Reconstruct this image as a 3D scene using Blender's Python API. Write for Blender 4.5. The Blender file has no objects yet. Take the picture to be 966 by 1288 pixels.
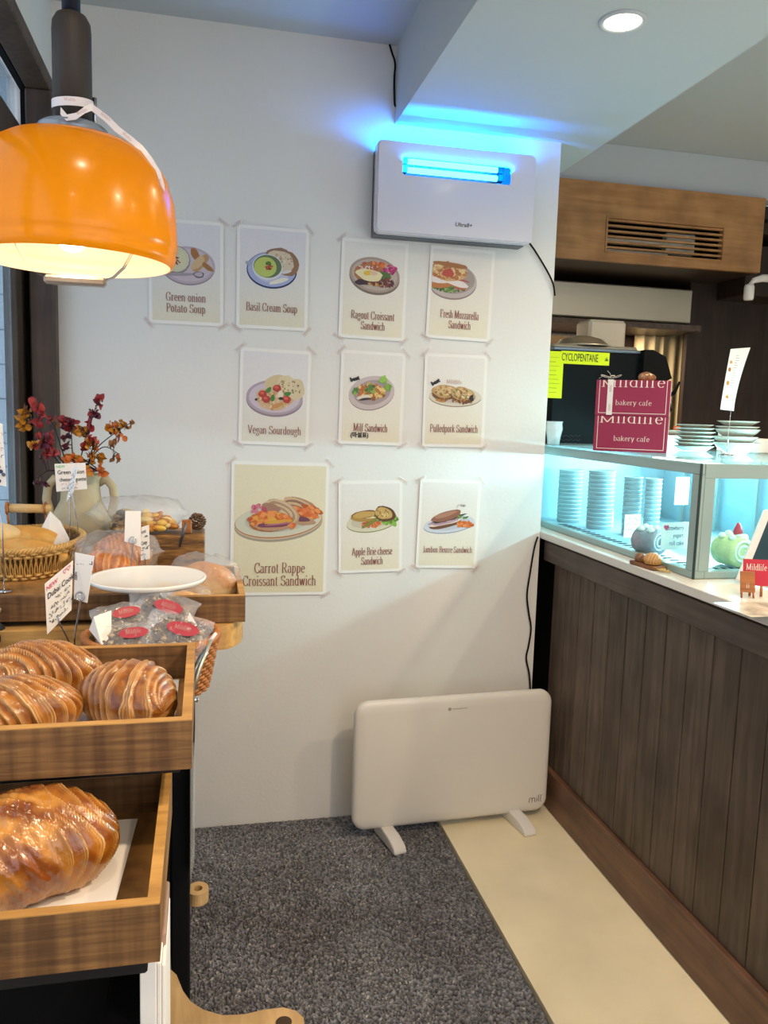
import bpy, math, random
from mathutils import Vector, Matrix
PI = math.pi; R = math.radians
sc = bpy.context.scene
col = sc.collection
random.seed(7)
# ---------------------------------------------------------------- camera
F = 1007.86
CR = Vector((0.97592740, -0.21601793, 0.03003277))     # camera right
CD = Vector((0.00285209, -0.12505193, -0.99214610))    # camera down
CF = Vector((0.21807700, 0.96834822, -0.12142550))     # camera forward
CP = Vector((0, -2.491, 1.33506))
cam = bpy.data.cameras.new('camera'); cam_o = bpy.data.objects.new('camera', cam); col.objects.link(cam_o)
cam.sensor_fit = 'HORIZONTAL'; cam.sensor_width = 36; cam.lens = F / 966 * 36; cam.clip_start = .02
mw = Matrix((CR, -CD, -CF)).transposed().to_4x4(); mw.translation = CP; cam_o.matrix_world = mw
sc.camera = cam_o
# ---------------------------------------------------------------- colour management
vs = sc.view_settings
vs.view_transform = 'Standard'; vs.look = 'None'; vs.gamma = 1; vs.use_curve_mapping = False; vs.exposure = 0.47
# ---------------------------------------------------------------- world: overcast daylight
w = bpy.data.worlds.new('world'); sc.world = w; w.use_nodes = True
bg = w.node_tree.nodes['Background']; bg.inputs[0].default_value = (.80, .87, 1.0, 1); bg.inputs[1].default_value = 1.45
# ---------------------------------------------------------------- lamps of the room (recessed downlights)
def light(name, kind, loc, energy, color, **k):
    d = bpy.data.lights.new(name, kind); d.energy = energy; d.color = color
    o = bpy.data.objects.new(name, d); o.location = loc; col.objects.link(o)
    for a, b in k.items(): setattr(d, a, b)
    return o
DOWN = [(.893, -.765, 2.2), (.893, -1.9, 2.2), (.893, -3.0, 2.2), (.05, -1.9, 2.42), (.05, -3.1, 2.42), (2.0, -.6, 2.46), (2.0, -1.8, 2.46), (2.0, -3.0, 2.46)]
WARM = (1, .77, .52)
for i, p in enumerate(DOWN):
    light('downlight_lamp', 'SPOT', (p[0], p[1], p[2] - .012), (12, 52, 28, 13, 13, 36, 34, 18)[i], WARM, spot_size=R(150), spot_blend=.6, shadow_soft_size=.045)

# ================================================================ helpers
def lin(h):
    if isinstance(h, str):
        h = h.lstrip('#'); c = [int(h[i:i+2], 16)/255 for i in (0, 2, 4)]
    else: c = [x/255 for x in h]
    return tuple(x/12.92 if x <= .04045 else ((x+.055)/1.055)**2.4 for x in c)
def P(x, y, Y=None, X=None, Z=None):
    r = CR*((x-483)/F) + CD*((y-644)/F) + CF
    if Y is not None: t = (Y-CP.y)/r.y
    elif X is not None: t = (X-CP.x)/r.x
    else: t = (Z-CP.z)/r.z
    return CP + r*t
class MB:
    def __init__(s): s.v = []; s.f = []; s.m = []; s.sm = []; s.c = []
    def add(s, vs, fs, m=0, smooth=False, c=None, T=None):
        b = len(s.v)
        s.v += [tuple(T @ Vector(v)) if T is not None else tuple(v) for v in vs]
        for f in fs: s.f.append([b+i for i in f]); s.m.append(m); s.sm.append(smooth)
        s.c += (c if isinstance(c, list) else [c or (1, 1, 1)]*len(vs))
        return s
    def box(s, x0, x1, y0, y1, z0, z1, m=0, T=None, c=None, b=0):
        if b:
            b = min(b, (x1-x0)/2.01, (y1-y0)/2.01, (z1-z0)/2.01)
            vs = []; idx = {}
            for ix, x in enumerate((x0, x1)):
                for iy, y in enumerate((y0, y1)):
                    for iz, z in enumerate((z0, z1)):
                        sx, sy, sz = (1, -1)[ix], (1, -1)[iy], (1, -1)[iz]
                        for a in range(3):
                            idx[ix, iy, iz, a] = len(vs)
                            vs.append((x+(0 if a == 0 else sx*b), y+(0 if a == 1 else sy*b), z+(0 if a == 2 else sz*b)))
            fs = []
            for i in (0, 1):
                fs.append([idx[i, 0, 0, 0], idx[i, 1, 0, 0], idx[i, 1, 1, 0], idx[i, 0, 1, 0]])
                fs.append([idx[0, i, 0, 1], idx[1, i, 0, 1], idx[1, i, 1, 1], idx[0, i, 1, 1]])
                fs.append([idx[0, 0, i, 2], idx[1, 0, i, 2], idx[1, 1, i, 2], idx[0, 1, i, 2]])
                for j in (0, 1):
                    fs.append([idx[i, j, 0, 0], idx[i, j, 1, 0], idx[i, j, 1, 1], idx[i, j, 0, 1]])
                    fs.append([idx[i, 0, j, 0], idx[i, 1, j, 0], idx[i, 1, j, 2], idx[i, 0, j, 2]])
                    fs.append([idx[0, i, j, 1], idx[1, i, j, 1], idx[1, i, j, 2], idx[0, i, j, 2]])
                    for k in (0, 1): fs.append([idx[i, j, k, 0], idx[i, j, k, 1], idx[i, j, k, 2]])
            return s.add(vs, fs, m, False, c, T)
        vs = [(x, y, z) for x in (x0, x1) for y in (y0, y1) for z in (z0, z1)]
        return s.add(vs, [(0, 1, 3, 2), (4, 6, 7, 5), (0, 4, 5, 1), (2, 3, 7, 6), (0, 2, 6, 4), (1, 5, 7, 3)], m, False, c, T)
    def lathe(s, prof, n=48, m=0, smooth=True, T=None, c=None, sx=1, sy=1):
        vs = []; fs = []
        for (r, z) in prof:
            for i in range(n):
                a = 2*PI*i/n; vs.append((r*sx*math.cos(a), r*sy*math.sin(a), z))
        for j in range(len(prof)-1):
            for i in range(n):
                k = (i+1) % n; fs.append((j*n+i, j*n+k, (j+1)*n+k, (j+1)*n+i))
        if prof[0][0] > 1e-5 and prof[0][0] < .0: pass
        return s.add(vs, fs, m, smooth, c, T)
    def tube(s, pts, r, n=8, m=0, T=None, c=None, cap=True, closed=False):
        pts = [Vector(p) for p in pts]; N = len(pts); rr = r if isinstance(r, (list, tuple)) else [r]*N
        vs = []; fs = []; up = None
        for i, p in enumerate(pts):
            a = pts[(i-1) % N] if (i > 0 or closed) else p; b = pts[(i+1) % N] if (i < N-1 or closed) else p
            t = (b-a).normalized()
            if up is None:
                up = Vector((0, 0, 1)) if abs(t.z) < .9 else Vector((1, 0, 0))
            u = (up - t*up.dot(t));
            if u.length < 1e-6: u = t.orthogonal()
            u.normalize(); up = u; v = t.cross(u)
            for k in range(n):
                an = 2*PI*k/n; vs.append(p + (u*math.cos(an)+v*math.sin(an))*rr[i])
        for i in range(N if closed else N-1):
            j = (i+1) % N
            for k in range(n):
                l = (k+1) % n; fs.append((i*n+k, i*n+l, j*n+l, j*n+k))
        if cap and not closed:
            fs.append(tuple(range(n-1, -1, -1))); fs.append(tuple((N-1)*n+k for k in range(n)))
        return s.add(vs, fs, m, True, c, T)
    def strip(s, pts, side, wd, m=0, c=None):      # ribbon along pts; side = list of side vectors or one
        vs = []; fs = []
        for i, p in enumerate(pts):
            sd = Vector(side[i] if isinstance(side, list) else side).normalized()
            vs += [Vector(p)-sd*wd/2, Vector(p)+sd*wd/2]
        for i in range(len(pts)-1): fs.append((2*i, 2*i+1, 2*i+3, 2*i+2))
        return s.add(vs, fs, m, True, c)
    def poly(s, pts, m=0, c=None, T=None): return s.add(pts, [tuple(range(len(pts)))], m, False, c, T)
    def prism(s, outline, z0, z1, m=0, T=None, holes=None):
        n = len(outline); vs = [(x, y, z0) for x, y in outline]+[(x, y, z1) for x, y in outline]
        fs = [tuple(range(n-1, -1, -1)), tuple(range(n, 2*n))]+[(i, (i+1) % n, n+(i+1) % n, n+i) for i in range(n)]
        return s.add(vs, fs, m, False, None, T)
    def ring_plate(s, outer, inner, z0, z1, m=0, T=None):   # same point count in both loops
        n = len(outer); vs = [(x, y, z0) for x, y in outer]+[(x, y, z0) for x, y in inner]+[(x, y, z1) for x, y in outer]+[(x, y, z1) for x, y in inner]
        fs = []
        for i in range(n):
            j = (i+1) % n
            fs += [(i, n+i, n+j, j), (2*n+i, 2*n+j, 3*n+j, 3*n+i), (i, j, 2*n+j, 2*n+i), (n+i, 3*n+i, 3*n+j, n+j)]
        return s.add(vs, fs, m, False, None, T)
    def mesh(s, name, mats, fix=True):
        me = bpy.data.meshes.new(name); me.from_pydata([tuple(v) for v in s.v], [], s.f)
        for m in (mats if isinstance(mats, (list, tuple)) else [mats]): me.materials.append(m)
        me.polygons.foreach_set('material_index', s.m); me.polygons.foreach_set('use_smooth', s.sm)
        if any(c != (1, 1, 1) for c in s.c):
            a = me.color_attributes.new('Col', 'FLOAT_COLOR', 'POINT')
            a.data.foreach_set('color', [x for c in s.c for x in (c[0], c[1], c[2], 1)])
        me.validate(); me.update()
        if fix:
            import bmesh
            b = bmesh.new(); b.from_mesh(me); bmesh.ops.recalc_face_normals(b, faces=b.faces); b.to_mesh(me); b.free()
        return me
    def build(s, name, mats, parent=None, fix=True, **k):
        o = bpy.data.objects.new(name, s.mesh(name, mats, fix)); col.objects.link(o)
        if parent is not None: o.parent = parent
        for a, b in k.items(): o[a] = b
        return o
def tag(o, label, cat, group=None):
    o['label'] = label; o['category'] = cat
    if group: o['group'] = group
    return o
def thing(name, label, cat, loc=(0, 0, 0), rz=0, group=None, rot=None):
    o = bpy.data.objects.new(name, None); o.empty_display_size = .05; col.objects.link(o)
    o.location = loc; o.rotation_euler = rot or (0, 0, rz)
    return tag(o, label, cat, group)
def struct(o): o['kind'] = 'structure'; return o
def inst(name, me, parent, loc=(0, 0, 0), rot=(0, 0, 0), scale=(1, 1, 1), **k):
    o = bpy.data.objects.new(name, me); col.objects.link(o); o.parent = parent
    o.location = loc; o.rotation_euler = rot; o.scale = scale
    for a, b in k.items(): o[a] = b
    return o
def sel_smooth(o, ang=35):
    me = o.data
    for p in me.polygons: p.use_smooth = True
    try: me.set_sharp_from_angle(angle=R(ang))
    except Exception: pass
    return o

# ---------------------------------------------------------------- materials
def mat(name, color, rough=.5, metal=0, spec=.5, bump=0, bscale=60, var=0, vscale=8, coat=0, emit=None, estr=0, sub=0, stretch=(1, 1, 1), ior=1.45, alpha=1, trans=0):
    m = bpy.data.materials.new(name); m.use_nodes = True; nt = m.node_tree; N = nt.nodes; L = nt.links
    b = N['Principled BSDF']; c = lin(color) if isinstance(color, str) else color
    b.inputs['Base Color'].default_value = (*c, 1); b.inputs['Roughness'].default_value = rough; b.inputs['Metallic'].default_value = metal
    b.inputs['Specular IOR Level'].default_value = spec; b.inputs['Coat Weight'].default_value = coat; b.inputs['Coat Roughness'].default_value = .12
    b.inputs['IOR'].default_value = ior; b.inputs['Transmission Weight'].default_value = trans; b.inputs['Alpha'].default_value = alpha
    if sub: b.inputs['Subsurface Weight'].default_value = sub; b.inputs['Subsurface Radius'].default_value = (.02, .012, .006); b.inputs['Subsurface Scale'].default_value = 1
    if emit: b.inputs['Emission Color'].default_value = (*(lin(emit) if isinstance(emit, str) else emit), 1); b.inputs['Emission Strength'].default_value = estr
    tc = N.new('ShaderNodeTexCoord'); mp = N.new('ShaderNodeMapping'); mp.inputs['Scale'].default_value = stretch; L.new(tc.outputs['Object'], mp.inputs[0])
    if var:
        n = N.new('ShaderNodeTexNoise'); n.inputs['Scale'].default_value = vscale; n.inputs['Detail'].default_value = 5; L.new(mp.outputs[0], n.inputs[0])
        r = N.new('ShaderNodeValToRGB'); r.color_ramp.elements[0].position = .3; r.color_ramp.elements[1].position = .7
        r.color_ramp.elements[0].color = (*[x*(1-var) for x in c], 1); r.color_ramp.elements[1].color = (*[min(1, x*(1+var)) for x in c], 1)
        L.new(n.outputs[0], r.inputs[0]); L.new(r.outputs[0], b.inputs['Base Color'])
    if bump:
        n = N.new('ShaderNodeTexNoise'); n.inputs['Scale'].default_value = bscale; n.inputs['Detail'].default_value = 6; L.new(mp.outputs[0], n.inputs[0])
        bp = N.new('ShaderNodeBump'); bp.inputs['Strength'].default_value = bump; bp.inputs['Distance'].default_value = .004; L.new(n.outputs[0], bp.inputs['Height']); L.new(bp.outputs[0], b.inputs['Normal'])
    return m
def wood(name, c0, c1, rough=.55, scale=(1, 14, 14), gs=6, bump=.25, coat=0, saw=0, spec=.4, rnd=.0):
    m = bpy.data.materials.new(name); m.use_nodes = True; nt = m.node_tree; N = nt.nodes; L = nt.links; b = N['Principled BSDF']
    b.inputs['Roughness'].default_value = rough; b.inputs['Coat Weight'].default_value = coat; b.inputs['Specular IOR Level'].default_value = spec
    tc = N.new('ShaderNodeTexCoord'); mp = N.new('ShaderNodeMapping'); mp.inputs['Scale'].default_value = scale; L.new(tc.outputs['Object'], mp.inputs[0])
    n = N.new('ShaderNodeTexNoise'); n.inputs['Scale'].default_value = gs; n.inputs['Detail'].default_value = 7; n.inputs['Distortion'].default_value = .6; L.new(mp.outputs[0], n.inputs[0])
    n2 = N.new('ShaderNodeTexNoise'); n2.inputs['Scale'].default_value = 9; n2.inputs['Detail'].default_value = 2; L.new(tc.outputs['Object'], n2.inputs[0])
    r = N.new('ShaderNodeValToRGB'); r.color_ramp.elements[0].position = .33; r.color_ramp.elements[1].position = .68
    r.color_ramp.elements[0].color = (*lin(c0), 1); r.color_ramp.elements[1].color = (*lin(c1), 1); L.new(n.outputs[0], r.inputs[0])
    mx = N.new('ShaderNodeMix'); mx.data_type = 'RGBA'; mx.blend_type = 'MULTIPLY'; mx.inputs[0].default_value = .5
    r2 = N.new('ShaderNodeValToRGB'); r2.color_ramp.elements[0].color = (.45, .42, .4, 1); r2.color_ramp.elements[0].position = .3; r2.color_ramp.elements[1].position = .65; r2.color_ramp.elements[1].color = (1.15, 1.12, 1.1, 1)
    L.new(n2.outputs[0], r2.inputs[0]); L.new(r.outputs[0], mx.inputs[6]); L.new(r2.outputs[0], mx.inputs[7])
    out = mx.outputs[2]; h = n.outputs[0]
    if saw:
        mp2 = N.new('ShaderNodeMapping'); mp2.inputs['Scale'].default_value = (1, 1, .06); L.new(tc.outputs['Object'], mp2.inputs[0])
        n3 = N.new('ShaderNodeTexNoise'); n3.inputs['Scale'].default_value = 70; n3.inputs['Detail'].default_value = 3; L.new(mp2.outputs[0], n3.inputs[0])
        r3 = N.new('ShaderNodeValToRGB'); r3.color_ramp.elements[0].color = (.55, .5, .46, 1); r3.color_ramp.elements[0].position = .35; r3.color_ramp.elements[1].position = .6
        L.new(n3.outputs[0], r3.inputs[0]); m2 = N.new('ShaderNodeMix'); m2.data_type = 'RGBA'; m2.blend_type = 'MULTIPLY'; m2.inputs[0].default_value = saw
        L.new(out, m2.inputs[6]); L.new(r3.outputs[0], m2.inputs[7]); out = m2.outputs[2]
    if rnd:
        oi = N.new('ShaderNodeObjectInfo'); mr = N.new('ShaderNodeMapRange'); mr.inputs[3].default_value = 1-rnd; mr.inputs[4].default_value = 1+rnd; L.new(oi.outputs['Random'], mr.inputs[0])
        m3 = N.new('ShaderNodeVectorMath'); m3.operation = 'SCALE'; L.new(out, m3.inputs[0]); L.new(mr.outputs[0], m3.inputs[3]); out = m3.outputs[0]
    L.new(out, b.inputs['Base Color'])
    bp = N.new('ShaderNodeBump'); bp.inputs['Strength'].default_value = bump; bp.inputs['Distance'].default_value = .002; L.new(h, bp.inputs['Height']); L.new(bp.outputs[0], b.inputs['Normal'])
    return m
def vcol(name, rough=.5, coat=0, bump=0, bscale=80, mult=None, sub=0, spec=.4, var=0, vscale=30, estretch=(1, 1, 1)):
    m = bpy.data.materials.new(name); m.use_nodes = True; nt = m.node_tree; N = nt.nodes; L = nt.links; b = N['Principled BSDF']
    b.inputs['Roughness'].default_value = rough; b.inputs['Coat Weight'].default_value = coat; b.inputs['Coat Roughness'].default_value = .18; b.inputs['Specular IOR Level'].default_value = spec
    if sub: b.inputs['Subsurface Weight'].default_value = sub; b.inputs['Subsurface Radius'].default_value = (.012, .006, .002); b.inputs['Subsurface Scale'].default_value = 1
    a = N.new('ShaderNodeAttribute'); a.attribute_name = 'Col'; out = a.outputs[0]
    tc = N.new('ShaderNodeTexCoord'); mp = N.new('ShaderNodeMapping'); mp.inputs['Scale'].default_value = estretch; L.new(tc.outputs['Object'], mp.inputs[0])
    if var:
        n = N.new('ShaderNodeTexNoise'); n.inputs['Scale'].default_value = vscale; n.inputs['Detail'].default_value = 6; L.new(mp.outputs[0], n.inputs[0])
        r = N.new('ShaderNodeValToRGB'); r.color_ramp.elements[0].position = .35; r.color_ramp.elements[1].position = .65
        r.color_ramp.elements[0].color = (1-var, 1-var*1.2, 1-var*1.3, 1); r.color_ramp.elements[1].color = (1+var*.6, 1+var*.6, 1+var*.6, 1)
        L.new(n.outputs[0], r.inputs[0]); mx = N.new('ShaderNodeMix'); mx.data_type = 'RGBA'; mx.blend_type = 'MULTIPLY'; mx.inputs[0].default_value = 1
        L.new(out, mx.inputs[6]); L.new(r.outputs[0], mx.inputs[7]); out = mx.outputs[2]
    L.new(out, b.inputs['Base Color'])
    if bump:
        n = N.new('ShaderNodeTexNoise'); n.inputs['Scale'].default_value = bscale; n.inputs['Detail'].default_value = 6; L.new(mp.outputs[0], n.inputs[0])
        bp = N.new('ShaderNodeBump'); bp.inputs['Strength'].default_value = bump; bp.inputs['Distance'].default_value = .003; L.new(n.outputs[0], bp.inputs['Height']); L.new(bp.outputs[0], b.inputs['Normal'])
    return m
def film(name, tint=(1, 1, 1), base=.12, rough=.06, milk=0, milkc=(.9, .92, .95), bump=0, bscale=40, fres=1.45):
    m = bpy.data.materials.new(name); m.use_nodes = True; nt = m.node_tree; N = nt.nodes; L = nt.links
    for n in list(N): N.remove(n)
    out = N.new('ShaderNodeOutputMaterial'); t = N.new('ShaderNodeBsdfTransparent'); t.inputs[0].default_value = (*tint, 1)
    g = N.new('ShaderNodeBsdfGlossy'); g.inputs['Roughness'].default_value = rough
    fr = N.new('ShaderNodeLayerWeight'); fr.inputs[0].default_value = .5; pw_ = N.new('ShaderNodeMath'); pw_.operation = 'POWER'; pw_.inputs[1].default_value = 4; L.new(fr.outputs['Facing'], pw_.inputs[0]); ad = N.new('ShaderNodeMath'); ad.operation = 'MULTIPLY_ADD'; ad.inputs[1].default_value = .55; ad.inputs[2].default_value = base+.03; ad.use_clamp = True; L.new(pw_.outputs[0], ad.inputs[0])
    mx = N.new('ShaderNodeMixShader'); L.new(ad.outputs[0], mx.inputs[0]); L.new(t.outputs[0], mx.inputs[1]); L.new(g.outputs[0], mx.inputs[2]); o = mx.outputs[0]
    if milk:
        d = N.new('ShaderNodeBsdfDiffuse'); d.inputs[0].default_value = (*milkc, 1); m2 = N.new('ShaderNodeMixShader'); m2.inputs[0].default_value = milk
        L.new(o, m2.inputs[1]); L.new(d.outputs[0], m2.inputs[2]); o = m2.outputs[0]
    if bump:
        tc = N.new('ShaderNodeTexCoord'); n = N.new('ShaderNodeTexNoise'); n.inputs['Scale'].default_value = bscale; n.inputs['Detail'].default_value = 3; n.inputs['Distortion'].default_value = 1.5; L.new(tc.outputs['Object'], n.inputs[0])
        bp = N.new('ShaderNodeBump'); bp.inputs['Strength'].default_value = bump; bp.inputs['Distance'].default_value = .01; L.new(n.outputs[0], bp.inputs['Height']); L.new(bp.outputs[0], g.inputs['Normal']); L.new(bp.outputs[0], fr.inputs['Normal'])
    L.new(o, out.inputs[0]); return m

M = dict(
 wall=mat('painted_plaster', '#dddbd6', .7, bump=.12, bscale=90, var=.02, vscale=3),
 ceil=mat('ceiling_paint', '#b9bfc2', .75, bump=.06, bscale=60),
 floor=mat('cream_microcement', '#e6dab9', .42, bump=.1, bscale=14, var=.07, vscale=5),
 sub=mat('floor_slab', '#8a7a5e', .7),
 dark=wood('dark_stained_oak', '#4c4036', '#6a594b', .5, (9, 9, .7), 5, .3, rnd=.16),
 darkh=wood('dark_stained_trim', '#453a32', '#5f5046', .45, (9, .6, 9), 5, .2),
 kick=wood('brown_kickboard', '#573e30', '#7a5842', .4, (9, .6, 9), 4, .2),
 frame=wood('dark_window_wood', '#43372f', '#5a4a40', .55, (9, 9, .7), 5, .2),
 cab=wood('walnut_cabinet', '#a47648', '#b98a58', .42, (.8, 9, 9), 5, .12),
 cabd=wood('dark_kitchen_wood', '#241a15', '#34261e', .5, (9, 9, .7), 5, .15),
 tray=wood('reclaimed_tray_wood', '#664728', '#8a6438', .55, (1.5, 3, 22), 6, .5, saw=.95),
 trayy=wood('reclaimed_side_wood', '#5a3f24', '#a87b42', .5, (3, 1.5, 22), 6, .4, saw=.3),
 rim=wood('lamplit_honey_edge', '#a07438', '#c49450', .5, (1.5, 8, 8), 8, .3),  # tray edges coloured lighter, with lamplight on their tops put into the colour
 board=wood('oiled_board_wood', '#b98a4c', '#d9ab66', .45, (1.5, 14, 14), 5, .15),
 paddle=wood('paddle_board_wood', '#a98a5c', '#c8a878', .5, (12, 1.5, 12), 4, .15),
 black=mat('black_steel', '#17181b', .45, .3, bump=.05),
 blackm=mat('matte_black', '#0a0b0d', .8, spec=.2),
 greym=mat('grey_metal', '#5c6066', .35, .7),
 white=mat('gloss_white_plastic', '#dcd9d4', .28, spec=.5),
 heat=mat('heater_enamel', '#dcd8d0', .32, spec=.5),
 paper=mat('white_paper', '#e9e6e0', .7, bump=.05, bscale=40),
 card=mat('card_paper', '#e9e4dc', .6),
 ink=mat('black_ink', '#1c1a1c', .6),
 inkr=mat('maroon_ink', '#86423c', .6),
 inkp=mat('pink_ink', '#d8446a', .6),
 inkg=mat('green_ink', '#5fbf5a', .6),
 tapeink=mat('tape_print', '#b98c82', .6),
 steel=mat('brushed_steel', '#c2bca8', .34, .75, bump=.05, bscale=200, stretch=(.05, 1, 1)),
 chrome=mat('chrome_wire', '#c9c9cc', .12, 1),
 case=mat('case_frame_grey', '#93a8a4', .35, .2),
 ledge=mat('white_laminate', '#d6d2c8', .22, spec=.5),
 maroon=mat('maroon_carton', '#8c2546', .4, spec=.4),
 cream=mat('cream_print', '#e6d6cc', .5),
 yellow=mat('yellow_sticker', '#d6e600', .5),
 cup=mat('pale_cup', '#b4cace', .4),
 plate=mat('glazed_ceramic', '#c3c6ba', .18, coat=.3),
 cakew=mat('white_porcelain', '#e6e2d8', .16, coat=.4),
 clay=mat('stoneware', '#b5a888', .75, bump=.4, bscale=50, var=.12, vscale=12),
 navy=mat('navy_cloth', '#1c2330', .8, bump=.2),
 slate=mat('dark_slate', '#26282c', .7, bump=.3),
 rattan=mat('honey_rattan', '#c39a58', .5, var=.2, vscale=90, bump=.2, bscale=300),
 rattand=mat('brown_wicker', '#a8682e', .5, var=.3, vscale=120, bump=.2, bscale=300),
 bamboo=wood('bamboo_handle', '#d0a25e', '#e8c184', .4, (1.5, 20, 20), 5, .1),
 stem=mat('dark_twig', '#2a1c1c', .7),
 print=vcol('printed_picture', .45, var=.03, vscale=260),
 sleeve=film('clear_sleeve', base=.0, rough=.05, milk=.0),
 tape=film('clear_tape', base=-.03, rough=.4, milk=.12, milkc=(.95,.92,.88)),
 bag=film('cellophane', base=.05, rough=.12, milk=.09, milkc=(1,1,1), bump=1.0, bscale=28, fres=1.38),
 glass=film('case_glass', tint=(.88, .97, .98), base=.0, rough=.01),
 wglass=film('window_glass', tint=(.92, .97, 1), base=.05, rough=.01, milk=.12, milkc=(.6, .75, .9)),
 led=mat('led_strip', '#000000', emit=(.8, .95, 1), estr=8),
 tubes=mat('uv_tube', '#000000', emit=(.10, .62, 1), estr=3.4),
 bulb=mat('warm_bulb', '#000000', emit=(1, .88, .66), estr=9),
 down=mat('downlight_diffuser', '#000000', emit=(1, .90, .70), estr=6),
 tile=mat('pale_blue_tile', '#cfe0ea', .4, spec=.4, var=.05, vscale=4),
 grout=mat('tile_grout', '#9aabb8', .8),
 outdoor=mat('sky_reflection_and_ground', '#8f9ba6', .8, var=.2, vscale=3),
)
M['down'].node_tree.nodes['Principled BSDF'].inputs['Base Color'].default_value = (0, 0, 0, 1)

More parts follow.
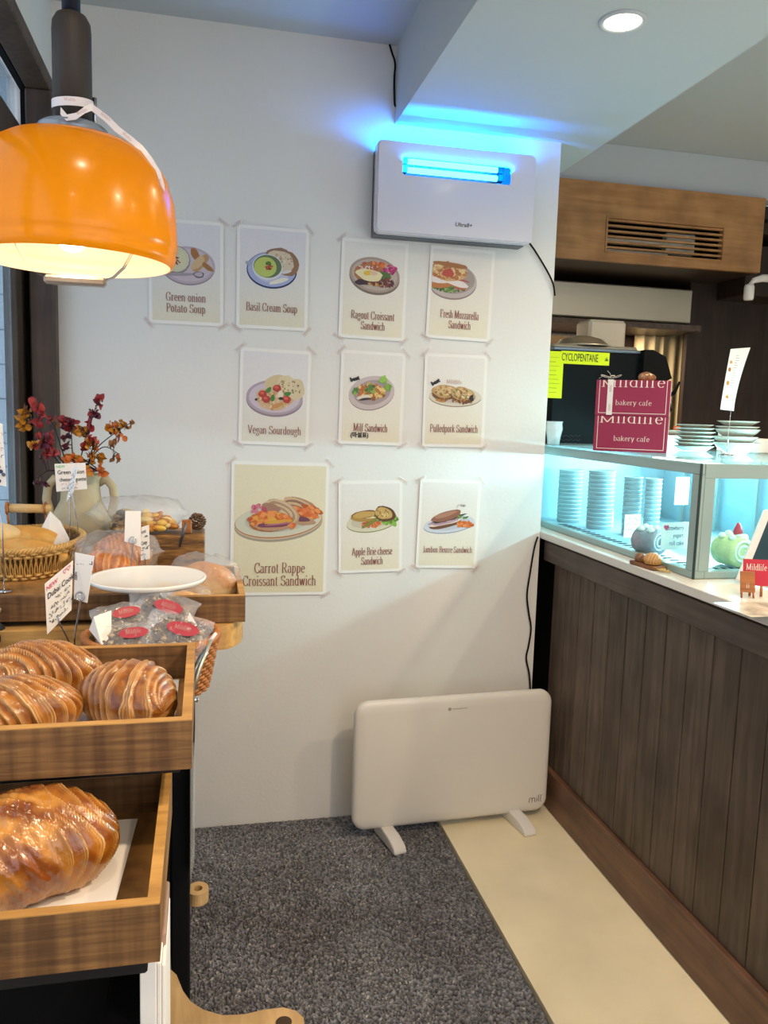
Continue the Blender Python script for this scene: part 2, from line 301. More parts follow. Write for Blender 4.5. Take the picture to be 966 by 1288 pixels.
# ---------------------------------------------------------------- condensed serif lettering drawn with a broad nib
def arc(cx, cy, rx, ry, a0, a1, n=9): return [(cx+rx*math.cos(R(a0+(a1-a0)*i/n)), cy+ry*math.sin(R(a0+(a1-a0)*i/n))) for i in range(n+1)]
def sf(x, y, w=1.1): return [(x-w, y), (x+w, y)]
X = 6.6
GL = {
 'A': (9, [[(1, 0), (4.5, 10)], [(4.5, 10), (8, 0)], [(2.4, 3.4), (6.8, 3.4)], sf(1, 0, 1), sf(8, 0)]),
 'B': (7.5, [[(1.6, 0), (1.6, 10)], [(.4, 10), (4, 10)]+arc(4, 7.6, 2.2, 2.4, 90, -90)+[(1.6, 5.2)], arc(4, 2.6, 2.8, 2.6, 90, -90)+[(.4, 0)]]),
 'C': (8, [arc(4.4, 5, 3.6, 5, 50, 310, 14), [(7, 7), (7, 9.8)], [(7, .5), (7, 2.4)]]),
 'D': (8.4, [[(1.6, 0), (1.6, 10)], [(.4, 10), (3, 10)]+arc(3, 5, 4.6, 5, 90, -90, 12)+[(.4, 0)]]),
 'F': (7, [[(1.6, 0), (1.6, 10)], [(.4, 10), (6.4, 10), (6.4, 7.6)], [(1.6, 5.2), (4.8, 5.2)], sf(1.6, 0)]),
 'G': (8.6, [arc(4.4, 5, 3.6, 5, 50, 300, 14), [(7, 7), (7, 9.8)], [(7, .4), (7, 4.2)], sf(7, 4.2)]),
 'J': (5, [[(3.2, 10), (3.2, 1.5)]+arc(1.9, 1, 1.3, 1.6, 0, -150, 6), sf(3.2, 10)]),
 'M': (11, [[(1.6, 0), (1.6, 10)], [(1.6, 10), (5.4, .5)], [(5.4, .5), (9.2, 10)], [(9.2, 10), (9.2, 0)], sf(1.4, 0, 1.2), sf(9.2, 0), sf(1.2, 10, .9), sf(9.6, 10, 1)]),
 'P': (7.4, [[(1.6, 0), (1.6, 10)], [(.4, 10), (3.8, 10)]+arc(3.8, 7.3, 2.8, 2.7, 90, -90)+[(1.6, 4.6)], sf(1.6, 0)]),
 'R': (8.2, [[(1.6, 0), (1.6, 10)], [(.4, 10), (3.8, 10)]+arc(3.8, 7.5, 2.6, 2.5, 90, -90)+[(1.6, 5)], [(4, 5), (6.6, .6), (7.8, 0)], sf(1.6, 0)]),
 'S': (7, [arc(3.5, 7.6, 2.5, 2.4, 30, 250, 10)+arc(3.6, 2.6, 2.8, 2.6, 80, -150, 10), [(5.8, 7.6), (5.8, 9.8)], [(.9, .4), (.9, 2.6)]]),
 'V': (8.6, [[(.9, 10), (4.4, 0)], [(4.4, 0), (7.6, 10)], sf(1.1, 10), sf(7.5, 10, 1.1)]),
 'a': (5.6, [arc(2.6, 5, 1.7, 1.6, 160, 0, 7)+[(4.3, .8), (5.4, .2)], arc(2.4, 1.9, 1.8, 1.9, 100, 300, 9)+[(4.3, 1.4)]]),
 'b': (6.2, [[(1.3, 0), (1.3, 10)], arc(3, X/2, 2.3, X/2, 130, -140, 12), sf(.9, 10, .7)]),
 'c': (5.2, [arc(2.9, X/2, 2.2, X/2, 50, 320, 12)]),
 'd': (6.4, [[(5, 0), (5, 10)], arc(3.2, X/2, 2.3, X/2, 50, 320, 12), sf(4.6, 10, .7), sf(5.4, 0, .7)]),
 'e': (5.4, [[(.9, 3.7), (4.8, 3.7)]+arc(2.9, X/2, 2.1, X/2, 10, 320, 13)]),
 'f': (4, [[(1.6, 0), (1.6, 8)]+arc(3, 8, 1.4, 2, 180, 60, 6), [(.4, X), (3.4, X)], sf(1.6, 0, 1.2)]),
 'g': (5.8, [arc(2.7, 4.4, 1.8, 2.1, 0, 360, 12), arc(2.7, -1.2, 2.2, 1.7, 150, -200, 12), [(4, 6), (5.4, 6.6)]]),
 'h': (6.6, [[(1.3, 0), (1.3, 10)], arc(3.2, 4.4, 1.9, 2.2, 150, 0, 7)+[(5.1, 0)], sf(1.3, 0, 1), sf(5.1, 0, 1), sf(.9, 10, .7)]),
 'i': (3.2, [[(1.6, 0), (1.6, X)], [(1.6, 8.7), (1.6, 9.9)], sf(1.6, 0, 1.2), sf(1.1, X, .6)]),
 'k': (6.2, [[(1.3, 0), (1.3, 10)], [(1.6, 3), (4.8, X)], [(2.6, 4), (5.4, 0)], sf(1.3, 0, 1), sf(5.3, 0, .9), sf(4.6, X, .9)]),
 'l': (3.2, [[(1.6, 0), (1.6, 10)], sf(1.6, 0, 1.2), sf(1.1, 10, .6)]),
 'm': (9.8, [[(1.3, 0), (1.3, X)], arc(3, 4.6, 1.7, 2, 150, 0, 7)+[(4.7, 0)], arc(6.4, 4.6, 1.7, 2, 150, 0, 7)+[(8.1, 0)], sf(1.3, 0, 1), sf(4.7, 0, 1), sf(8.1, 0, 1), sf(.9, X, .7)]),
 'n': (6.6, [[(1.3, 0), (1.3, X)], arc(3.2, 4.4, 1.9, 2.2, 150, 0, 7)+[(5.1, 0)], sf(1.3, 0, 1), sf(5.1, 0, 1), sf(.9, X, .7)]),
 'o': (5.9, [arc(2.9, X/2, 2.1, X/2, 0, 360, 16)]),
 'p': (6.2, [[(1.3, -3), (1.3, X)], arc(3, X/2, 2.3, X/2, 130, -140, 12), sf(1.3, -3, 1), sf(.9, X, .7)]),
 'r': (4.6, [[(1.4, 0), (1.4, X)], arc(3, 5, 1.5, 1.6, 150, 40, 5), sf(1.4, 0, 1.2), sf(1, X, .7)]),
 's': (4.8, [arc(2.4, 5, 1.6, 1.6, 30, 250, 8)+arc(2.4, 1.7, 1.8, 1.7, 80, -150, 8)]),
 't': (4, [[(1.7, 8.6), (1.7, 1.2)]+arc(2.7, 1.2, 1, 1.2, 180, 320, 5), [(.4, X), (3.4, X)]]),
 'u': (6.6, [[(1.4, X), (1.4, 2)]+arc(3, 2, 1.6, 2, 180, 330, 7), [(5.1, 0), (5.1, X)], sf(1, X, .7), sf(4.7, X, .7), sf(5.5, 0, .6)]),
 'w': (8.6, [[(.8, X), (2.8, 0)], [(2.8, 0), (4.4, X)], [(4.4, X), (6.2, 0)], [(6.2, 0), (7.8, X)], sf(.9, X, 1), sf(7.7, X, .8)]),
 'z': (5.2, [[(.7, X-1.2), (.7, X), (4.5, X), (.8, 0), (4.6, 0), (4.6, 1.4)]]),
 'y': (6, [[(.9, X), (3, 0)], [(5, X), (3, 0), (1.6, -3)], sf(.9, X, 1), sf(5, X, .8)]),
 ' ': (3.2, [])}
GL['ı'] = GL['i']
def nib(mb, pts, wt=1.25, tt=.5, m=0, T=None, sc_=1, ox=0, c=None):
    n = len(pts)
    if n < 2: return
    vs = []
    for i, p in enumerate(pts):
        a = pts[max(0, i-1)]; b = pts[min(n-1, i+1)]; dx, dy = b[0]-a[0], b[1]-a[1]; l = math.hypot(dx, dy) or 1
        nx, ny = -dy/l, dx/l; h = .5*math.sqrt((nx*wt)**2+(ny*tt)**2)
        vs += [((p[0]+nx*h+ox)*sc_, (p[1]+ny*h)*sc_, 0), ((p[0]-nx*h+ox)*sc_, (p[1]-ny*h)*sc_, 0)]
    mb.add(vs, [(2*i, 2*i+1, 2*i+3, 2*i+2) for i in range(n-1)], m, False, c, T)
def serif(mb, text, x, y, h, width=None, T=None, m=0, c=None, squeeze=.62, wt=1.25):
    """centred at x; baseline y; cap height h"""
    s = h/10; tot = sum(GL.get(ch, GL['o'])[0]+.5 for ch in text)
    k = (width/(tot*s)) if width else squeeze
    TT = (T or Matrix()) @ Matrix.Translation((x-tot*s*k/2, y, 0)) @ Matrix.Diagonal((k, 1, 1, 1))
    ox = 0
    for ch in text:
        wd, st = GL.get(ch, GL['o'])
        for q in st: nib(mb, q, wt/ (k if k < 1 else 1) * .72, .40, m, TT, s, ox, c)
        ox += wd+.5
def hand(mb, text, size, T, m=0, c=None, sx=1, shear=0, align='LEFT', off=0):
    """plain lettering from Blender's built-in font, turned into mesh"""
    cu = bpy.data.curves.new('t', 'FONT'); cu.body = text; cu.size = size; cu.align_x = align; cu.resolution_u = 2; cu.shear = shear; cu.offset = off
    o = bpy.data.objects.new('t', cu); col.objects.link(o)
    me = bpy.data.meshes.new_from_object(o.evaluated_get(bpy.context.evaluated_depsgraph_get()))
    bpy.data.objects.remove(o); bpy.data.curves.remove(cu)
    D = Matrix.Diagonal((sx, 1, 1, 1))
    mb.add([v.co[:] for v in me.vertices], [tuple(p.vertices) for p in me.polygons], m, False, c, T @ D)
    bpy.data.meshes.remove(me)
def scribble(mb, x, y, w, h, T, m=0, rnd=None):
    """an unreadable handwritten line of small strokes"""
    rnd = rnd or random; cx = x
    while cx < x+w:
        k = h*rnd.uniform(.5, .95)
        for q in range(rnd.randint(2, 4)):
            a = rnd.uniform(0, 1); p0 = (cx+rnd.uniform(0, k), y+rnd.uniform(0, k)); ang = rnd.choice((0, PI/2, .7, 2.2)); l = k*rnd.uniform(.4, .9)
            nib(mb, [(p0[0], p0[1]), (p0[0]+l*math.cos(ang), p0[1]+l*math.sin(ang)*.8)], h*.16, h*.13, m, T)
        cx += k*1.15+(h*.7 if rnd.random() < .22 else 0)

# ================================================================ THE SETTING
FX = .755
struct(MB().box(FX, 3.3, -4.4, 1.4, -.02, .012).build('floor', M['floor']))
struct(MB().box(-.6, 3.3, -4.4, 1.4, -.08, -.021).build('floor', M['sub']))
struct(MB().box(-.533, 1.102, 0, .12, -.02, 2.44).build('wall_back', M['wall']))
struct(MB().box(.95, 1.102, .12, 1.4, -.02, 2.5).build('wall_kitchen_side', M['wall']))
struct(MB().box(-.6, .558, -4.4, .12, 2.43, 2.52).build('ceiling', M['ceil']))
struct(MB().box(.558, 1.236, -4.4, .70, 2.207, 2.52).build('ceiling', M['ceil']))
struct(MB().box(1.236, 3.3, -4.4, .78, 2.47, 2.56).build('ceiling', M['ceil']))
struct(MB().box(1.103, 3.3, .70, .78, 2.309, 2.469).build('wall_kitchen_band', M['ceil']))
struct(MB().box(1.103, 3.3, 1.28, 1.36, 0, 2.309).build('wall_kitchen', M['cabd']))
struct(MB().box(3.2, 3.3, -4.4, 1.28, 0, 2.47).build('wall_right', M['wall']))
# left wall with its long window
wl = MB(); wl.box(-.56, -.414, -4.4, -.001, 2.217, 2.43); wl.box(-.56, -.46, -4.4, -.001, -.02, .86); wl.box(-.56, -.414, -4.4, -3.25, .86, 2.217)
struct(wl.build('wall_left', M['wall']))
struct(MB().box(-.6, .15, -4.4, -4.3, 0, 2.43).build('wall_front', M['wall']))
win = bpy.data.objects.new('window_1', None); col.objects.link(win); win['kind'] = 'structure'
MB().box(-.478, -.410, -3.25, -.002, 2.180, 2.216, b=.004).build('window_frame', M['frame'], win)
MB().box(-.478, -.410, -.05, -.002, .862, 2.180, b=.004).build('window_frame', M['frame'], win)
MB().box(-.478, -.410, -3.25, -3.18, .862, 2.180, b=.004).build('window_frame', M['frame'], win)
MB().box(-.498, -.47, -3.24, -.002, .862, .90).build('window_sill', M['frame'], win)
MB().box(-.496, -.480, -3.24, -.004, 2.182, 2.214).box(-.496, -.480, -.016, -.003, .9, 2.18).build('shadow_gap_bead', M['blackm'], win)
MB().box(-.53, -.497, -3.24, -.004, 1.985, 2.092, b=.003).build('transom', M['frame'], win)
MB().box(-.53, -.497, -.118, -.004, .9, 1.984, b=.003).build('stile', M['frame'], win)
MB().box(-.53, -.497, -1.65, -1.54, .9, 1.984, b=.003).build('stile', M['frame'], win)
MB().box(-.515, -.510, -3.2, -.119, .9, 1.984).build('pane', M['wglass'], win)
MB().box(-.515, -.510, -3.2, -.01, 2.093, 2.2).build('pane', M['wglass'], win)
# tiled wall of the neighbouring building outside
ow = MB().box(-2.6, -.534, .262, .36, -.5, 3.6).build('wall_outside', M['grout']); struct(ow)
struct(MB().box(-2.6, -.534, .245, .262, 2.12, 3.6).build('wall_outside', M['outdoor']))  # grey-blue band added to stand in for sky reflected in the upper pane
tj = P(10, 530, Y=.25)
rowz = P(8, 587, Y=.25).z; RH = rowz - P(8, 629, Y=.25).z
tm = {}
for r in range(-4, 9):
    z0 = rowz + RH*r
    for k in range(-5, 3):
        off = 0 if r % 2 else .5
        x0 = tj.x + (k+off)*.25; x1 = x0+.25
        if x0 > -.54: continue
        x1 = min(x1, -.536)
        if x1-x0 < .02 or x0 < -1.6: continue
        key = round(x1-x0, 3)
        if key not in tm: tm[key] = MB().box(0, x1-x0-.004, 0, .012, 0, RH-.004, b=.0015).mesh('tile', M['tile'])
        inst('tile', tm[key], ow, (x0+.002, .250, z0+.002))
struct(MB().box(-3, -.6, -6, .36, -.5, -.1).build('ground_outside', M['outdoor']))

# recessed downlight seen in the dropped ceiling (one in view) and its fellows
def downlight(x, y, z, label):
    t = thing('recessed_downlight', label, 'ceiling light', (x, y, z), group=None)
    MB().lathe([(.052, -.0005), (.052, -.004), (.047, -.006), (.041, -.004), (.040, .0005)], 40).build('trim_ring', M['ceil'], t)
    MB().lathe([(.0401, -.003), (.025, -.0035), (0, -.0036)], 32).build('diffuser', M['down'], t)
    return t
downlight(DOWN[0][0], DOWN[0][1], 2.2072, 'round glowing recessed downlight in the dropped ceiling, upper right')

# ---------------------------------------------------------------- carpet with pile
import numpy as np
cx0, cx1, cy0, cy1 = -.45, FX-.002, -2.3, -.002
nx, ny = 340, 640
rng = np.random.default_rng(3)
gx, gy = np.meshgrid(np.linspace(cx0, cx1, nx), np.linspace(cy0, cy1, ny))
hh = rng.random((ny, nx))
z = -.004+.009*hh
gx = gx + rng.normal(0, .0012, gx.shape); gy = gy + rng.normal(0, .0012, gy.shape)
gx[:, -1] = cx1; gx[:, 0] = cx0; gy[-1, :] = cy1; z[:, -1] = -.006; z[-1, :] = 0
me = bpy.data.meshes.new('carpet')
V = np.stack([gx, gy, z], -1).reshape(-1, 3); ii = np.arange(nx*ny).reshape(ny, nx)
Fq = np.stack([ii[:-1, :-1], ii[:-1, 1:], ii[1:, 1:], ii[1:, :-1]], -1).reshape(-1, 4)
me.from_pydata(V.tolist(), [], Fq.tolist())
ca = me.color_attributes.new('Col', 'FLOAT_COLOR', 'POINT')
cc = np.ones((nx*ny, 4)); g = (.35+1.5*hh**1.8).reshape(-1); fl = rng.random(nx*ny)
for i, k in enumerate((.110, .113, .124)): cc[:, i] = k*g*1.5
cc[fl > .985, :3] = (.5, .47, .42)
ca.data.foreach_set('color', cc.reshape(-1)); me.update()
me.materials.append(vcol('charcoal_pile', .95, spec=.1, var=.25, vscale=3))
co = bpy.data.objects.new('carpet', me); col.objects.link(co); tag(co, 'charcoal grey speckled loop carpet covering the left part of the floor', 'carpet')

# ---------------------------------------------------------------- counter
ct = thing('service_counter', 'dark wood panelled service counter along the right side with white top', 'counter', (1.1, -1.2, .012))
def W(mb, name, m, par, **k):   # geometry in world coordinates below a translated empty
    o = mb.build(name, m, par, **k); o.location = -par.location; return o
Y0, Y1 = -2.42, -.003
W(MB().box(1.103, 1.92, Y0, .5, .935, .959, b=.002), 'worktop', M['ledge'], ct)
W(MB().box(1.118, 1.15, Y0, Y1, .862, .926, b=.002), 'top_rail', M['darkh'], ct)
W(MB().box(1.142, 1.185, Y0, Y1, .0125, .150, b=.004), 'kickboard', M['kick'], ct)
W(MB().box(1.172, 1.9, Y0, .5, .0125, .934), 'carcass', M['blackm'], ct)
y = -.008; k = 0
for px in [697, 716, 736, 759.5, 786.5, 815, 846, 881.5]: pass
pw = .098
while y > Y0+.05:
    W(MB().box(1.158, 1.171, y-pw+.003, y, .151, .861, b=.0016), 'plank', M['dark'], ct); y -= pw

# ---------------------------------------------------------------- refrigerated display case
CX, CY, CT = 1.156, -.79, 1.244
dc = thing('display_case', 'glass refrigerated cake display case glowing pale blue on the counter', 'display case', (CX, CY, .959))
CB = .28; CXX = 1.72
fr = MB(); g = M['case']
fr.box(CX, CX+.03, CY, CB, .9595, .978, b=.002); fr.box(CX+.03, CXX, CY, CY+.03, .9595, .978, b=.002)
W(fr, 'bottom_rail', g, dc)
W(MB().box(CX, CX+.012, CY+.0, CB, 1.213, 1.240, b=.002).box(CX+.0125, CXX, CY, CY+.012, 1.205, 1.240, b=.001), 'top_rail', g, dc)
W(MB().box(CX, CX+.012, CY, CY+.034, .978, 1.213, b=.001), 'corner_post', g, dc)
W(MB().box(CX+.0125, CX+.042, CY, CY+.012, .978, 1.205, b=.001), 'corner_post', g, dc)
W(MB().box(CX-.0012, CX+.0035, CY-.0012, CY+.0035, .9595, 1.2402), 'corner_bead', mat('dark_green_seal', '#1f3330', .5), dc)
W(MB().box(CX+.004, CX+.008, CY+.04, CB, .978, 1.213), 'front_pane', M['glass'], dc)
W(MB().box(CX+.042, CXX, CY+.004, CY+.008, .978, 1.205), 'end_pane', M['glass'], dc)
topm = film('frosted_glass_top', tint=(.9, 1, .98), base=.06, rough=.03, milk=.10, milkc=(.72, .88, .87))
W(MB().box(CX-.003, CXX+.02, CY-.003, CB, 1.2405, 1.247, b=.001), 'glass_top', topm, dc)
inner = mat('case_liner', '#8db0ba', .35)
W(MB().box(CX+.03, CXX, CY+.03, CB, .962, .972), 'case_floor', inner, dc)
W(MB().box(CXX, CXX+.02, CY, CB, .96, 1.24), 'back_panel', inner, dc)
W(MB().box(CX+.02, CXX, CB-.01, CB, .972, 1.24), 'end_panel', inner, dc)
for i in range(5): W(MB().box(CXX-.02, CXX-.012, CY+.1+i*.2, CY+.115+i*.2, .975, 1.24), 'door_mullion', g, dc)
vent = MB()
for i in range(24):
    y = CY+.07+i*.034; vent.box(CX+.045, CX+.075, y, y+.012, .9721, .9735)
    x = CX+.08+i*.022
    if i < 20: vent.box(x, x+.008, CY+.045, CY+.07, .9721, .9735)
W(vent, 'air_grille', M['blackm'], dc)
W(MB().box(1.64, 1.66, CY+.06, CB-.05, 1.196, 1.206), 'led_strip', M['led'], dc)
ll = light('case_led_light', 'AREA', (1.62, -.30, 1.195), 13, (.50, .89, 1), shape='RECTANGLE', size=.03, size_y=.8)
ll.rotation_euler = (0, R(80), 0)

# cup stacks, price cards, roll cakes inside
def cups(px, py, Yd, h, label, r=.036):
    p = P(px, py, Z=.9725) if Yd is None else Vector((P(px, 600, Y=Yd).x, Yd, .9725))
    pr = []; n = 22
    for i in range(n): z = h*i/n; rr = r*(1+.25*(1-0)*0)*(.88+.12*i/n); pr += [(rr, z), (rr*1.05, z+h/n*.3), (rr*1.05, z+h/n*.6), (rr, z+h/n*.7)]
    pr = [(0, 0)]+pr+[(r*.98, h), (0, h)]
    cm = MB().lathe([(0, 0), (r*.9, 0), (r*.94, h*.05), (r*.98, h*.052), (r*.98, h*.068), (r*.93, h*.068), (r*.88, .002), (0, .002)], 20).mesh('cup', M['cup'])
    for i in range(14):
        o = bpy.data.objects.new('paper_cup', cm); col.objects.link(o); o.location = p+Vector((0, 0, h*i/15)); tag(o, label, 'cup', 'paper cups: '+label)
cups(718, 0, .14, .20, 'white cup in the stack nearest the left end of the display case', .044)
cups(757, 0, -.02, .21, 'white cup in the second stack from the left inside the display case', .046)
cups(797, 0, -.16, .20, 'white cup in the third stack, behind the grey roll cake in the case', .030)
cups(823, 0, -.22, .20, 'white cup in the narrow fourth stack beside the hanging tag card', .026)
def price_card(tl, br, Y, label, lines, name='price_card', rz=0, lean=0, scr=(), m='card', stand=None, cat='price card'):
    a = P(*tl, Y=Y); b = P(*br, Y=Y); w_, h_ = b.x-a.x, a.z-b.z
    t = thing(name, label, cat, ((a.x+b.x)/2, Y, b.z), rot=(lean, 0, rz))
    MB().box(-w_/2, w_/2, 0, .0012, 0, h_).build('card_sheet', M[m], t)
    mb = MB(); T0 = Matrix.Translation((0, -.0006, 0)) @ Matrix.Rotation(PI/2, 4, 'X')
    for (s, x, y, sz, mi, sx) in lines: hand(mb, s, sz*h_, T0 @ Matrix.Translation((-w_/2+x*w_, y*h_, 0)), mi, sx=sx, off=.0)
    for (x, y, ww, hh_, mi) in scr: scribble(mb, -w_/2+x*w_, y*h_, ww*w_, hh_*h_, T0, mi)
    if mb.v: mb.build('lettering', [M['ink'], M['inkp'], M['inkg'], mat_blue], t, fix=False)
    return t, w_, h_
mat_blue = mat('blue_ink', '#2c4a78', .6)
price_card((752, 643), (773, 665), .0, 'small white price card under the second cup stack in the case', [], scr=[(.1, .6, .8, .16, 3), (.1, .35, .7, .14, 3)], rz=.3)
price_card((785, 647), (806, 676), -.3, 'white price card just left of the grey roll cake in the case', [], scr=[(.1, .72, .8, .15, 3), (.12, .5, .6, .15, 3), (.1, .28, .7, .14, 3)], rz=.2)
price_card((831, 657), (869, 691), -.60, 'white handwritten strawberry cake price card near the case corner', [('Strawberry', .16, .72, .24, 3, .72), ('yogurt', .4, .45, .22, 3, .8), ('roll cake', .28, .16, .24, 3, .8), ('♥', .05, .74, .2, 1, 1)], rz=.15)
price_card((850, 600), (866, 635), -.35, 'cream tag card hanging at the back of the display case', [], rz=.1)
def roll_cake(px, py, Y, r, label, c0, c1, berry, L=.07, rz=0):
    c = P(px, py, Y=Y); t = thing('roll_cake', label, 'cake', (c.x, Y, .9735), rz=rz)
    n = 36; vs = []; fs = []; rnd = random.Random(px)
    prof = [(0, r*.05), (0, r*.55), (0, r*.95), (.006, r), (L-.006, r), (L, r*.95), (L, r*.05)]
    for (d, rr) in prof:
        for i in range(n):
            a = 2*PI*i/n; q = rr*(1+.02*rnd.random()); vs.append((q*math.cos(a), d-L/2, r+q*math.sin(a)*.97))
    for j in range(len(prof)-1):
        for i in range(n): k = (i+1) % n; fs.append((j*n+i, j*n+k, (j+1)*n+k, (j+1)*n+i))
    fs.append(tuple(range(n))); fs.append(tuple(range(6*n, 7*n)))
    MB().add(vs, fs, 0, True).build('sponge', mat('sponge_cake', c0, .6, bump=.5, bscale=160, var=.1, vscale=60), t)
    # cream spiral on the cut face
    pts = [((r*.78-r*.6*i/40)*math.cos(i*.33), -L/2-.001, r+(r*.78-r*.6*i/40)*math.sin(i*.33)) for i in range(41)]
    MB().tube(pts, r*.085, 6).build('cream_spiral', mat('cream_filling', c1, .5), t)
    b = MB()
    for i in range(6): b.lathe([(0, .012), (.006, .010), (.010, .004), (.0105, 0), (.006, -.003)], 12, T=Matrix.Translation(((i % 3-1)*r*.5, (i//3-.5)*L*.5, 2*r-.001-abs(i % 3-1)*r*.14)))
    b.build('cream_top', mat('whipped_cream', '#e6efe2', .5), t)
    if berry:
        MB().lathe([(0, .030), (.004, .027), (.010, .014), (.0125, .004), (.009, -.003), (0, -.004)], 18, T=Matrix.Translation((0, -L*.2, 2*r+.005))).build('strawberry', mat('strawberry_red', '#d23a4e', .35, bump=.5, bscale=500), t)
roll_cake(818, 665, -.52, .036, 'speckled grey roll cake between two price cards in the case', '#8f95a0', '#dfe6e8', False, rz=.3)
roll_cake(866, 668, -.40, .030, 'roll cake with a berry, half hidden behind the case corner post', '#d9b7a0', '#e8e8e4', True, rz=.2)
roll_cake(921, 690, -.70, .040, 'pale yellow-green roll cake topped with cream and a strawberry at case end', '#cfdc9c', '#f0f2ea', True, rz=.15)

# ---------------------------------------------------------------- things on the display case
ZT = 1.2475
def cake_box(px, y0px, label, z0, ribbon):
    a = P(744, 566.5, Z=ZT); W0 = .204; H0 = .102; D0 = .13; th_ = R(-32)
    t = thing('cake_box', label, 'box', (a.x+.004+W0/2*math.cos(th_)+px, a.y+W0/2*math.sin(th_), z0), th_)
    MB().box(-W0/2, W0/2, 0, D0, 0, H0, b=.0015).build('carton', M['maroon'], t)
    T0 = Matrix.Translation((0, -.0007, 0)) @ Matrix.Rotation(PI/2, 4, 'X')
    b = MB(); q = .0016; i0 = .009
    for (x0, x1, y0, y1) in ((-W0/2+i0, W0/2-i0, .007, .007+q), (-W0/2+i0, -W0/2+i0+q, .007, H0), (W0/2-i0-q, W0/2-i0, .007, H0)):
        b.add([(x0, y0, 0), (x1, y0, 0), (x1, y1, 0), (x0, y1, 0)], [(0, 1, 2, 3)], 0, T=T0)
    b.build('printed_border', M['cream'], t, fix=False)
    b = MB()
    serif(b, 'Mildlife', 0, H0-.0195, .030, W0-.028, T0 @ Matrix.Identity(4)); 
    b.v = [(x, y, min(z, H0-.0005)) for x, y, z in b.v]
    serif(b, 'bakery cafe', .004, .031, .0145, .100, T0)
    b.build('lettering', M['cream'], t, fix=False)
    MB().box(W0/2, W0/2+.0012, .004, D0-.01, .004, H0-.004).build('side_flap', M['cream'], t)
    return t
cake_box(0, 0, 'maroon bakery cake box with cream lettering, lower of the two stacked', ZT, False)
b1 = cake_box(-.001, 0, 'maroon bakery cake box with a white ribbon bow, upper of the two stacked', ZT+.1025, True)
rb = M['paper']
sx = -.204/2+.040; H0 = .102
t = thing('ribbon', 'white printed ribbon tied in a bow on the upper maroon box', 'ribbon', b1.location, R(-32))
m_ = MB().strip([(sx, -.0022, .002), (sx, -.0022, H0+.0015)], (1, 0, 0), .016).strip([(sx, -.0022, H0+.0015), (sx, .13, H0+.0015)], (1, 0, 0), .016)
m_.build('band', M['white'], t, fix=False)
lp = MB()
for s, l in ((1, .028), (-1, .030)):
    pts = [(sx+s*l*math.sin(a)*1.0, .01-.006*math.sin(2*a), H0+.006+.012*math.sin(a*.5)*math.sin(a)) for a in [i*PI/10 for i in range(11)]]
    lp.strip(pts, (0, 1, .2), .010)
lp.strip([(sx, .005, H0+.008), (sx-.02, -.005, H0+.012), (sx-.034, -.008, H0+.003)], (0, 1, .2), .008).strip([(sx, .005, H0+.008), (sx-.004, 0, H0+.018), (sx-.012, 0, H0+.026)], (0, 1, .2), .007)
lp.strip([(sx+.01, .002, H0+.012), (sx, -.001, H0+.012), (sx-.008, .002, H0+.004)], (0, 1, .3), .012)
lp.build('bow', M['white'], t, fix=False)
for i in range(1):
    tt = MB(); T0 = Matrix.Translation((sx+.003, -.0028, .02)) @ Matrix.Rotation(PI/2, 4, 'X') @ Matrix.Rotation(PI/2, 4, 'Z')
    serif(tt, 'Mildlife', .004, 0, .006, .02, T0); serif(tt, 'Mildlife', .058, 0, .006, .02, T0); tt.build('lettering', M['tapeink'], t, fix=False)

def rnoise(x, y, z):
    return (math.sin(x*1.7+y*2.3+z*1.1)+math.sin(x*3.1-y*1.9+z*2.7+1.3)*.6+math.sin(-x*2.2+y*4.3+z*3.9+.5)*.4)/2
